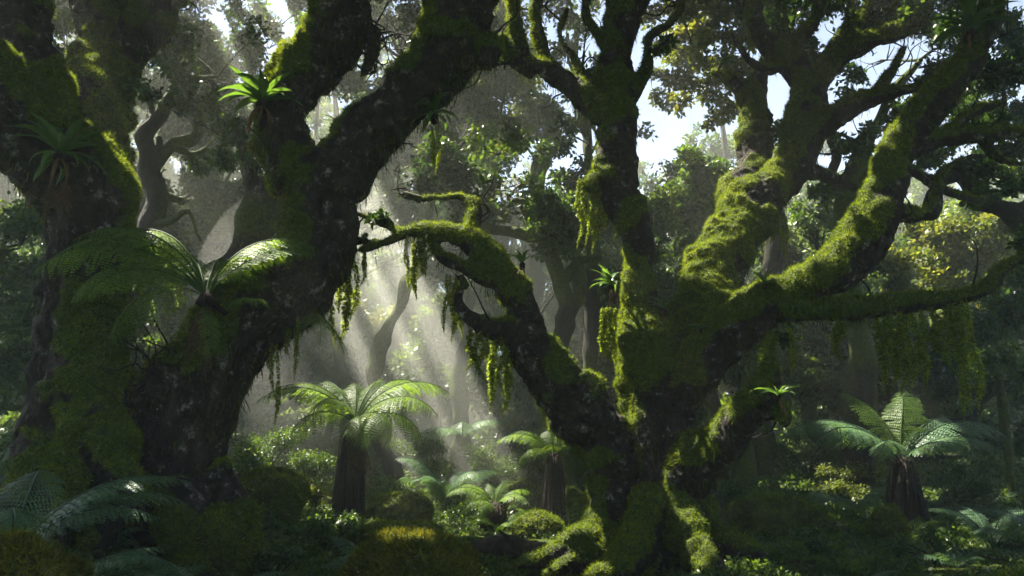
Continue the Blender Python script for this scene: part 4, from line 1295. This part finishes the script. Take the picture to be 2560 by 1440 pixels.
nest('glossy broad-leaved nest fern perched on the left limb of the forked tree', 655, 255, 7.7, 18, 1.05, [S_up, S_out, S_out], 6, 1)
nest('dim drooping nest fern on the face of the stout left-edge tree', 150, 385, 6.75, 18, .95, [S_out, S_up, S_hang], 4, 2)
nest('spiky nest fern on the right side of the left-edge tree stem', 318, 215, 8.5, 14, .62, [S_out, S_hang], 2, 3, (-110, 70))
nest('thin-leaved fern hanging under the right forked limb', 1085, 285, 7.75, 11, .8, [S_hang, S_out], 3, 4)
nest('bright sunlit nest fern on the left of the central dark stem', 1528, 715, 8.75, 18, .62, [S_up, S_out, S_thin], 5, 5, (60, 300))
nest('grassy tuft in the crotch right of the central dark stem', 1660, 775, 8.75, 16, .6, [S_thin], 2, 6)
nest('small bright tuft on the rising limb near the horizontal arm', 1912, 712, 8.2, 10, .4, [S_up, S_out], 0, 7)
nest('small pale tuft where the horizontal arm leaves the limb', 1990, 768, 7.95, 8, .34, [S_out, S_hang], 0, 8)
nest('little starry tuft on the shaded crotch of the many-limbed tree', 1752, 822, 8.45, 8, .35, [S_out], 0, 9)
nest('spidery silver-green tuft on the low right limb', 1945, 990, 7.1, 16, .5, [S_thin, S_out], 2, 10)
nest('wide dark nest fern at the top right corner on the limb end', 2425, 75, 7.9, 16, 1.0, [S_out, S_up], 2, 11)
nest('dark spiky tuft on the drooping arm of the many-limbed tree', 1305, 660, 8.55, 14, .55, [S_thin, S_up], 2, 12)
# brown and green fronds hanging below the nest fern on the left tree
c = P(120, 440, 6.72)
rt = thing('hanging_fern', 'withered fern fronds hanging under the nest fern on the left-edge tree', 'fern', c, 'ferns hanging from the trunks')
for k, (me, dxx, sc) in enumerate([(F_dead_long[0], -.08, .55), (F_dead_long[1], .06, .6), (F_dead[0], .16, .7)]):
    o = place_frond(me, rt, R(-95 + 20 * k), 0, sc, 0, 'dead_frond')
    o.location.x = dxx
c = P(785, 775, 7.75)
rt = thing('hanging_fern', 'lacy fern hanging from the underside of the leaning trunk', 'fern', c, 'ferns hanging from the trunks')
for k, (az, sc) in enumerate([(-20, .95), (-60, .8), (30, .9), (-110, .6), (0, .7)]):
    place_frond(F_hang[0], rt, R(az), R(20), sc)
c = P(625, 750, 7.25)
rt = thing('hanging_fern', 'small fan of fern fronds on the face of the leaning trunk', 'fern', c, 'ferns hanging from the trunks')
for k, (az, sc) in enumerate([(-20, .45), (-60, .4), (-100, .5), (-140, .4)]):
    place_frond(F_small[k % 2], rt, R(az), R(-40), sc * 1.1)


# ------------------------------------------------------------------ hanging moss
def strand_mesh(L, w, seed):
    r_ = np.random.default_rng(seed)
    a = Acc()
    n = int(L / .0021)
    z = -np.sort(r_.random(n)) * L
    t = -z / L
    rad = w * (0.55 + .45 * np.sin(np.minimum(1, t * 3) * PI / 2)) * np.where(t > .75, np.maximum(.15, (1 - t) / .25), 1) * (1 + .3 * vnoise(np.stack([z * 7, z * 0 + seed, z * 0], -1)))
    th = r_.uniform(0, 2 * PI, n)
    sway = np.stack([.02 * vnoise(np.stack([z * 3, z * 0 + seed * 1.7, z * 0], -1)), .02 * vnoise(np.stack([z * 3, z * 0 + 50 + seed, z * 0], -1))], -1) * (1 + 2 * t)[:, None]
    out = np.stack([np.cos(th), np.sin(th), np.zeros(n)], -1)
    X = np.stack([sway[:, 0], sway[:, 1], z], -1) + out * (rad * .25)[:, None]
    d = norm(out + np.array([0, 0, -.9]) + r_.normal(size=(n, 3)) * .3)
    s = norm(np.cross(d, out + r_.normal(size=(n, 3)) * .3))
    V, F = leafquads(X, d, s, rad * r_.uniform(.5, .95, n) + .006, rad * r_.uniform(.35, .6, n) + .003)
    a.add(V, [F], rnd=np.repeat(np.clip(.5 + .25 * r_.normal(size=n), 0, 1), 4))
    k = np.linspace(0, 1, 12)
    V, F = tube(np.stack([np.interp(k, t, sway[:, 0]), np.interp(k, t, sway[:, 1]), -k * L + .03, np.full(12, .004)], -1), 4)
    a.add(V, F, rnd=.1)
    return a.mesh('strand', M_hang)


STR = [strand_mesh(1.0, .042, k) for k in range(4)]


def hang(label, px, p0, p1, wpx, D, n, seed=0, thin=1.0, name='hanging_moss'):
    r_ = np.random.default_rng(seed + 500)
    c = P(px, p0, D)
    L = c[2] - P(px, p1, D)[2]
    k = mpp(p0, D)
    root = thing(name, label, 'hanging moss', c, 'curtains of hanging moss')
    for q in range(n):
        o = put('strand', STR[int(r_.integers(4))], root)
        l = L * (r_.uniform(.6, 1.0) if n > 1 and q != n // 2 else 1.0)
        o.location = (((q + .5) / n - .5) * wpx * k + r_.normal() * .012, r_.normal() * .06, r_.uniform(0, .05))
        o.rotation_euler = (0, 0, r_.uniform(0, 6.28))
        o.scale = (thin * r_.uniform(.85, 1.25),) * 2 + (l,)


hang('dark moss curtain below the looping branch end over the bright haze', 1045, 592, 765, 62, 8.78, 5, 1)
hang('ragged moss curtain hanging beside the leaning trunk', 858, 640, 880, 62, 8.85, 6, 2, 1.1)
hang('thin moss strings under the leaning trunk above the tall tree fern', 738, 800, 965, 40, 7.9, 3, 3, .6)
hang('long single moss string below the leaning trunk', 686, 860, 1085, 22, 7.95, 2, 4, .65)
hang('short narrow moss curtain below the curled stub end', 1132, 700, 868, 44, 8.6, 4, 5)
hang('sunlit moss curtain hanging from the stub of the drooping arm', 1195, 830, 970, 52, 8.5, 4, 6, 1.1)
hang('longest backlit moss curtain of the stub on the drooping arm', 1238, 835, 1035, 36, 8.55, 3, 7, 1.1)
hang('moss curtain hanging close to the drooping arm trunk', 1272, 870, 1045, 30, 8.6, 3, 8)
hang('bright yellow-green moss curtain on the bulge of the central dark stem', 1476, 455, 632, 62, 8.88, 6, 9, 1.15)
hang('bright moss tassels under the sunlit nest fern', 1524, 770, 922, 46, 8.7, 4, 10, 1.1)
hang('slim moss tassel under the horizontal arm near its start', 2090, 785, 912, 32, 8.1, 2, 11, 1.2)
hang('widest moss curtain, in the middle of the horizontal arm', 2250, 775, 995, 96, 8.05, 8, 12, 1.3)
hang('ragged moss curtain near the end of the horizontal arm', 2345, 770, 945, 60, 7.95, 4, 13, 1.3)
hang('longest moss curtain of the horizontal arm, hanging before the tree fern', 2405, 760, 1065, 44, 7.85, 4, 14, 1.3)
hang('wispy moss tassel under the sunlit mossy limb', 1945, 540, 665, 44, 10.4, 4, 15, .8)
hang('single moss string below the forked right limb', 1968, 800, 945, 16, 8.4, 1, 16, 1.1)
hang('small string of moss at the tip of the looping branch', 915, 622, 720, 14, 8.88, 2, 17, .7)
hang('fine moss string under the thin-leaved hanging fern', 1088, 330, 440, 18, 7.75, 2, 18, .6)


# ------------------------------------------------------------------ boulders, log
def boulder(label, px, D, rx, ry, rz, seed, mossy=6000, sink=.25, gold=False):
    g0 = GP(px, D)
    root = thing('mossy_boulder', label, 'boulder', g0, 'mossy boulders')
    n = 56
    th, ph = np.meshgrid(np.linspace(0, 2 * PI, n, endpoint=False), np.linspace(0.02, PI - .02, n // 2), indexing='xy')
    d = np.stack([np.sin(ph) * np.cos(th), np.sin(ph) * np.sin(th), np.cos(ph)], -1).reshape(-1, 3)
    f = 1 + .34 * fbm(d * 1.5 + seed * 3.1, 3) + .10 * fbm(d * 4.5 + seed, 2) + .05 * np.maximum(0, fbm(d * 11 + seed, 2))
    V = d * f[:, None] * np.array([rx, ry, rz])
    V[:, 2] += rz * (1 - sink * 2)
    m = n // 2
    i, j = np.meshgrid(np.arange(m - 1), np.arange(n), indexing='ij')
    j2 = (j + 1) % n
    Q = np.stack([i * n + j, (i + 1) * n + j, (i + 1) * n + j2, i * n + j2], -1).reshape(-1, 4)
    put('stone', build_mesh('stone', V, [Q], M_mossrock, True), root)
    if mossy:
        X, N, f = sample_faces(V, Q, mossy)
        if (N @ np.array([0, 0, 1.0])).mean() < 0 and np.einsum('ij,ij->i', N, X).mean() < 0:
            N = -N
        k = N[:, 2] > -.3 + .5 * fbm(X * 4, 2)
        a = Acc()
        fuzz(a, X[k], N[k], .05, .006, .48 + .45 * fbm(X[k] * 5, 2), .1)
        a.obj('moss', M_moss_gold if gold else M_moss, root)
    return root


boulder('rounded mossy boulder at the bottom centre foreground', 1062, 6.0, .50, .5, .44, 1, 26000, gold=True)
boulder('golden-mossed boulder filling the bottom left corner', 90, 4.4, .40, .42, .44, 2, 26000, gold=True)
boulder('mossy boulder catching sun on the rise left of the tall tree fern', 700, 10.8, .5, .5, .42, 3, 9000)
boulder('small dark mossy boulder at the foot of the leaning trunk', 590, 7.4, .3, .3, .38, 4, 7000)
boulder('low mossy boulder behind the stump fern', 1300, 13.5, .4, .4, .3, 5, 3000)
boulder('upright mossy stone between the slim tree fern and the large root', 1425, 13.2, .22, .22, .3, 6, 3000)
boulder('dark mossy boulder in the bottom right corner', 2470, 5.6, .5, .45, .30, 7, 9000)
boulder('mossy stone leaning at the base of the large tree fern', 2170, 10.2, .22, .2, .35, 8, 4000)
boulder('mound of moss under the tall tree fern fronds on its right', 1010, 12.2, .45, .4, .3, 9, 5000)
boulder('low moss hump between the middle boulder and the tall tree fern', 1000, 9.4, .6, .45, .24, 10, 7000)
boulder('shaded moss hump below the low right limb', 1900, 10.8, .6, .5, .3, 11, 5000)
boulder('moss hump in front of the slim tree fern', 1340, 10.8, .3, .25, .2, 12, 4000)

a0, a1 = GP(1195, 9.2, .10), GP(1400, 8.6, .12)
lg = thing('fallen_log', 'dark rotting log lying across the soil beside the big root', 'log', (a0 + a1) / 2)
o_ = (a0 + a1) / 2
m_ = o_ + np.array([0, .06, .05])
pth = gnarl(spline(np.array([[*(a0 + (a0 - a1) * .25 - [0, 0, .08]), .05], [*a0, .075], [*m_, .105], [*a1, .09], [*(a1 + (a1 - a0) * .12), .05]]), .03), .3, .25, 4)
V, F = tube(pth, 18)
V = V + .02 * np.stack([fbm(V * 9 + k, 3) for k in (0, 20, 40)], -1)
bc = V @ np.eye(3) * np.array([.25, 1, 1])
put('trunk', build_mesh('trunk', V, F, M_log, True, {'moss': np.clip(.1 + .5 * fbm(V * 3, 2), 0, 1), 'barkco': bc}, o_), lg)
V, F = tube(gnarl(spline(np.array([[*m_, .04], [*(m_ + [-.12, -.1, .12]), .025], [*(m_ + [-.2, -.2, .2]), .012]]), .03), .5, .2, 9), 8)
put('branch_stub', build_mesh('branch_stub', V, F, M_log, True, {'moss': np.zeros(len(V)), 'barkco': V}, o_), lg)


# ------------------------------------------------------------------ understorey shrubs
def shrub(label, px, D, rpx, mat, n=9, leaf=.05, lai=1.3, h=1.0):
    g0 = GP(px, D)
    root = thing('shrub', label, 'shrub', g0, 'understorey shrubs')
    r = rpx * mpp(1100, D)
    a, tw = Acc(), Acc()
    for k in range(n):
        o = np.array([rng.normal() * .55, rng.normal() * .45, rng.uniform(.35, 1.35) * h]) * r
        clump(a, g0 + o, r * rng.uniform(.25, .45), leaf, lai, .7, True)
        V, F = tube(spline(np.array([[*(g0 + [0, 0, -.05]), .012], [*(g0 + o * [.3, .3, .5]), .009], [*(g0 + o), .004]]), .1), 5)
        tw.add(V, F, moss=.2)
    tw.A['barkco'] = [np.concatenate(tw.V)]
    tw.obj('stems', M_bark_bg, root, True, g0)
    a.obj('foliage', mat, root, origin=g0)


for args in [
    ('leafy shrub just right of the leaning trunk base in sun', 620, 12.5, 75, M_), ('pale sunlit shrub at the bright patch left of the tall tree fern', 720, 12.6, 60, Y_),
    ('fluffy shrub on the rise behind the sunlit boulder', 690, 14.5, 90, M_), ('shrub under the left fronds of the tall tree fern', 790, 14.2, 80, M_),
    ('dim shrub at the back left of the clearing', 740, 18, 90, M_), ('rounded shrub right of the tall tree fern trunk', 985, 13.6, 55, M_),
    ('hazy shrub behind the pale shuttlecock fern', 1080, 17, 90, M_), ('hazy shrub at the end of the light shaft', 1230, 16.5, 80, M_),
    ('shrub behind the slim tree fern', 1320, 16, 70, L_), ('low shrub between pale fern and stump fern', 1170, 12.4, 40, M_),
    ('shaded shrub left of the great root', 1440, 11.5, 40, M_), ('dark shrub right of the many-limbed tree base', 1830, 11.5, 60, L_),
    ('shrub on the green slope behind the low right limb', 1990, 15.5, 80, M_), ('yellowish shrub under the left fronds of the large tree fern', 2060, 13.2, 70, Y_),
    ('dark bush right of the large tree fern trunk', 2340, 12.5, 90, L_), ('black-green bush at the lower right edge', 2510, 9.5, 90, L_),
    ('low bush in front of the large tree fern', 2290, 8.6, 70, L_), ('leafy bush behind the big fern at the left edge', 30, 10.5, 110, M_),
    ('shrub behind the tall tree fern in mist', 900, 18.5, 90, M_), ('low bush between tall tree fern and middle boulder', 840, 9.4, 60, L_),
    ('dark bush at the bottom between ferns and middle boulder', 720, 7.6, 60, L_), ('low dark bush at the bottom right beside the roots', 2000, 8.2, 60, L_),
    ('small bright shrub left of the tall tree fern foot', 810, 12.6, 38, Y_), ('low bush under the leaning trunk root', 660, 9.2, 60, L_),
]:
    shrub(*args)

# ------------------------------------------------------------------ ground cover: moss blades, clover-like leaves, little sprigs, litter
gc = Acc()
NT = 34000
D = 3.6 * np.exp(rng.random(NT) * math.log(26 / 3.6))
px = rng.uniform(-150, 2710, NT)
x = (px - 1280) / FPX * D / math.cos(PITCH)
dens = fbm(np.stack([x * .9, D * .9, x * 0 + 3], -1), 3)
pathm = np.exp(-(((x - 0.5) / .75) ** 2 + ((D - 7.3) / 1.3) ** 2)) + .25 * dens
k = (rng.random(NT) < .6 + dens) & (pathm < .42)
x, D, dens = x[k], D[k], dens[k]
z = height(x, D)
n = len(x)
ht = .05 + .10 * np.maximum(0, dens + .35) * rng.random(n) + .0025 * D
m = 9
bx = np.repeat(np.stack([x, D, z], -1), m, 0)
hh = np.repeat(ht, m)
sp = np.repeat(.06 + .004 * D, m)
th = rng.uniform(0, 2 * PI, n * m)
off = np.stack([np.cos(th), np.sin(th), np.zeros(n * m)], -1)
B = bx + off * (sp * rng.random(n * m))[:, None] + np.array([0, 0, 1.0]) * (hh * rng.random(n * m) * .8)[:, None] + np.array([0, 0, .004])
d = norm(off + np.array([0, 0, .7]) + rng.normal(size=(n * m, 3)) * .5)
s = norm(np.cross(d, rng.normal(size=(n * m, 3)) * .5 + [0, 0, 1]))
l = np.repeat(.022 + .0028 * D, m) * rng.uniform(.6, 1.5, n * m)
V, F = leafquads(B, d, s, l, l * rng.uniform(.35, .7, n * m))
gc.add(V, [F], rnd=np.repeat(np.clip(np.repeat(.45 + .4 * dens, m) + rng.normal(0, .18, n * m), 0, 1), 4))
o = gc.obj('ground_cover', M_leaf_m)
tag(o, 'low leafy ground cover carpeting the forest floor', None, None, 'stuff')
mc = Acc()
NB = 150000
D = 3.4 * np.exp(rng.random(NB) * math.log(16 / 3.4))
px = rng.uniform(-120, 2680, NB)
x = (px - 1280) / FPX * D / math.cos(PITCH)
q = fbm(np.stack([x * 1.7, D * 1.7, x * 0 + 8], -1), 2)
pathm = np.exp(-(((x - 0.5) / .75) ** 2 + ((D - 7.3) / 1.3) ** 2)) + .25 * q
k = pathm < .5
x, D, q = x[k], D[k], q[k]
X3 = np.stack([x, D, height(x, D)], -1)
fuzz(mc, X3, np.tile([0, 0, 1.0], (len(x), 1)), .035, .005, .45 + .4 * q, 0)
o = mc.obj('ground_moss', M_moss)
tag(o, 'soft green moss covering the forest floor', None, None, 'stuff')
lt = Acc()
NL = 5000
D = 4.5 + 8 * rng.random(NL) ** 1.3
x = rng.normal(0.4, 1.6, NL)
X3 = np.stack([x, D, height(x, D) + .006], -1)
d = norm(rng.normal(size=(NL, 3)) * [1, 1, .25])
s = norm(np.cross(d, rng.normal(size=(NL, 3)) * .3 + [0, 0, 1]))
V, F = leafquads(X3, d, s, rng.uniform(.02, .05, NL), rng.uniform(.012, .025, NL))
lt.add(V, [F], rnd=np.repeat(rng.random(NL), 4))
o = lt.obj('leaf_litter', M_frond_dead)
tag(o, 'brown leaf litter scattered on the bare soil', None, None, 'stuff')

# ------------------------------------------------------------------ air
HAZE = 0.0045
bpy.context.view_layer.update()
bb = np.array([list(q.matrix_world @ Vector(c)) for q in scene.objects if q.type == 'MESH' for c in q.bound_box])
lo, hi = bb.min(0) - [1, 1, 1], bb.max(0) + [1, 1, .5]
v = np.array([[(lo, hi)[a_][0], (lo, hi)[b][1], (lo, hi)[c][2]] for a_ in (0, 1) for b in (0, 1) for c in (0, 1)], float)
f = np.array([[0, 1, 3, 2], [4, 6, 7, 5], [0, 4, 5, 1], [2, 3, 7, 6], [0, 2, 6, 4], [1, 5, 7, 3]])
m, nt, nd, lk = new_mat('haze_air')
pv = nd.new('ShaderNodeVolumePrincipled')
pv.inputs['Color'].default_value = (0.93, 0.95, 0.86, 1)
pv.inputs['Density'].default_value = HAZE
pv.inputs['Anisotropy'].default_value = 0.35
oo = nd.new('ShaderNodeOutputMaterial')
lk.new(pv.outputs[0], oo.inputs['Volume'])
o = put('haze', build_mesh('haze', v, [f], m))
tag(o, 'pale morning mist hanging in the forest air', None, None, 'stuff')

# a bank of denser mist lying in the clearing, thinning to nothing at its rim
th, ph = np.meshgrid(np.linspace(0, 2 * PI, 48, endpoint=False), np.linspace(.01, PI - .01, 25), indexing='xy')
d_ = np.stack([np.sin(ph) * np.cos(th), np.sin(ph) * np.sin(th), np.cos(ph)], -1).reshape(-1, 3)
vm = d_ * (1 + .18 * fbm(d_ * 1.4 + 3, 2))[:, None] * np.array([4.6, 6.4, 4.6])
i, j = np.meshgrid(np.arange(24), np.arange(48), indexing='ij')
qm = np.stack([i * 48 + j, (i + 1) * 48 + j, (i + 1) * 48 + (j + 1) % 48, i * 48 + (j + 1) % 48], -1).reshape(-1, 4)
m2, nt, nd, lk = new_mat('mist_bank_air')
pv = nd.new('ShaderNodeVolumePrincipled')
pv.inputs['Color'].default_value = (0.93, 0.95, 0.88, 1)
pv.inputs['Density'].default_value = 0.022
pv.inputs['Anisotropy'].default_value = 0.3
oo = nd.new('ShaderNodeOutputMaterial')
lk.new(pv.outputs[0], oo.inputs['Volume'])
mc_ = P(1000, 850, 19.5)
o = put('mist', build_mesh('mist', vm, [qm], m2))
o.location = Vector(mc_)
tag(o, 'bright mist lying in the sunlit clearing behind the tall tree fern', None, None, 'stuff')

# ------------------------------------------------------------------ light
w = bpy.data.worlds.new('World')
scene.world = w
w.use_nodes = True
nt = w.node_tree
sky = nt.nodes.new('ShaderNodeTexSky')
sky.sky_type = 'NISHITA'
sky.sun_disc = False
sky.sun_elevation = SUN_ELEV
sky.sun_rotation = SUN_AZ
sky.air_density = 0.6
sky.dust_density = 0.2
bg = nt.nodes['Background']
bg.inputs[1].default_value = 0.05
nt.links.new(sky.outputs[0], bg.inputs[0])
sl = bpy.data.lights.new('sun', 'SUN')
sl.energy = 5.0
sl.angle = math.radians(0.5)
sl.color = (1.0, 0.93, 0.80)
so = put('sun', sl)
so.rotation_euler = Vector(SUN).to_track_quat('Z', 'Y').to_euler()

cd = bpy.data.cameras.new('camera')
cd.sensor_width = 36
cd.lens = FPX / 2560 * 36
cd.clip_start = 0.05
cd.clip_end = 500
co = put('camera', cd)
co.location = Vector(CAM)
co.rotation_euler = (math.pi / 2 + PITCH, 0, 0)
scene.camera = co

scene.view_settings.view_transform = 'Standard'
scene.view_settings.look = 'None'
scene.view_settings.exposure = 2.75
scene.view_settings.gamma = 1
cy = scene.cycles
cy.use_denoising = True
cy.max_bounces = 6
cy.diffuse_bounces = 3
cy.glossy_bounces = 2
cy.transmission_bounces = 3
cy.transparent_max_bounces = 8
cy.volume_bounces = 1
cy.caustics_reflective = False
cy.caustics_refractive = False
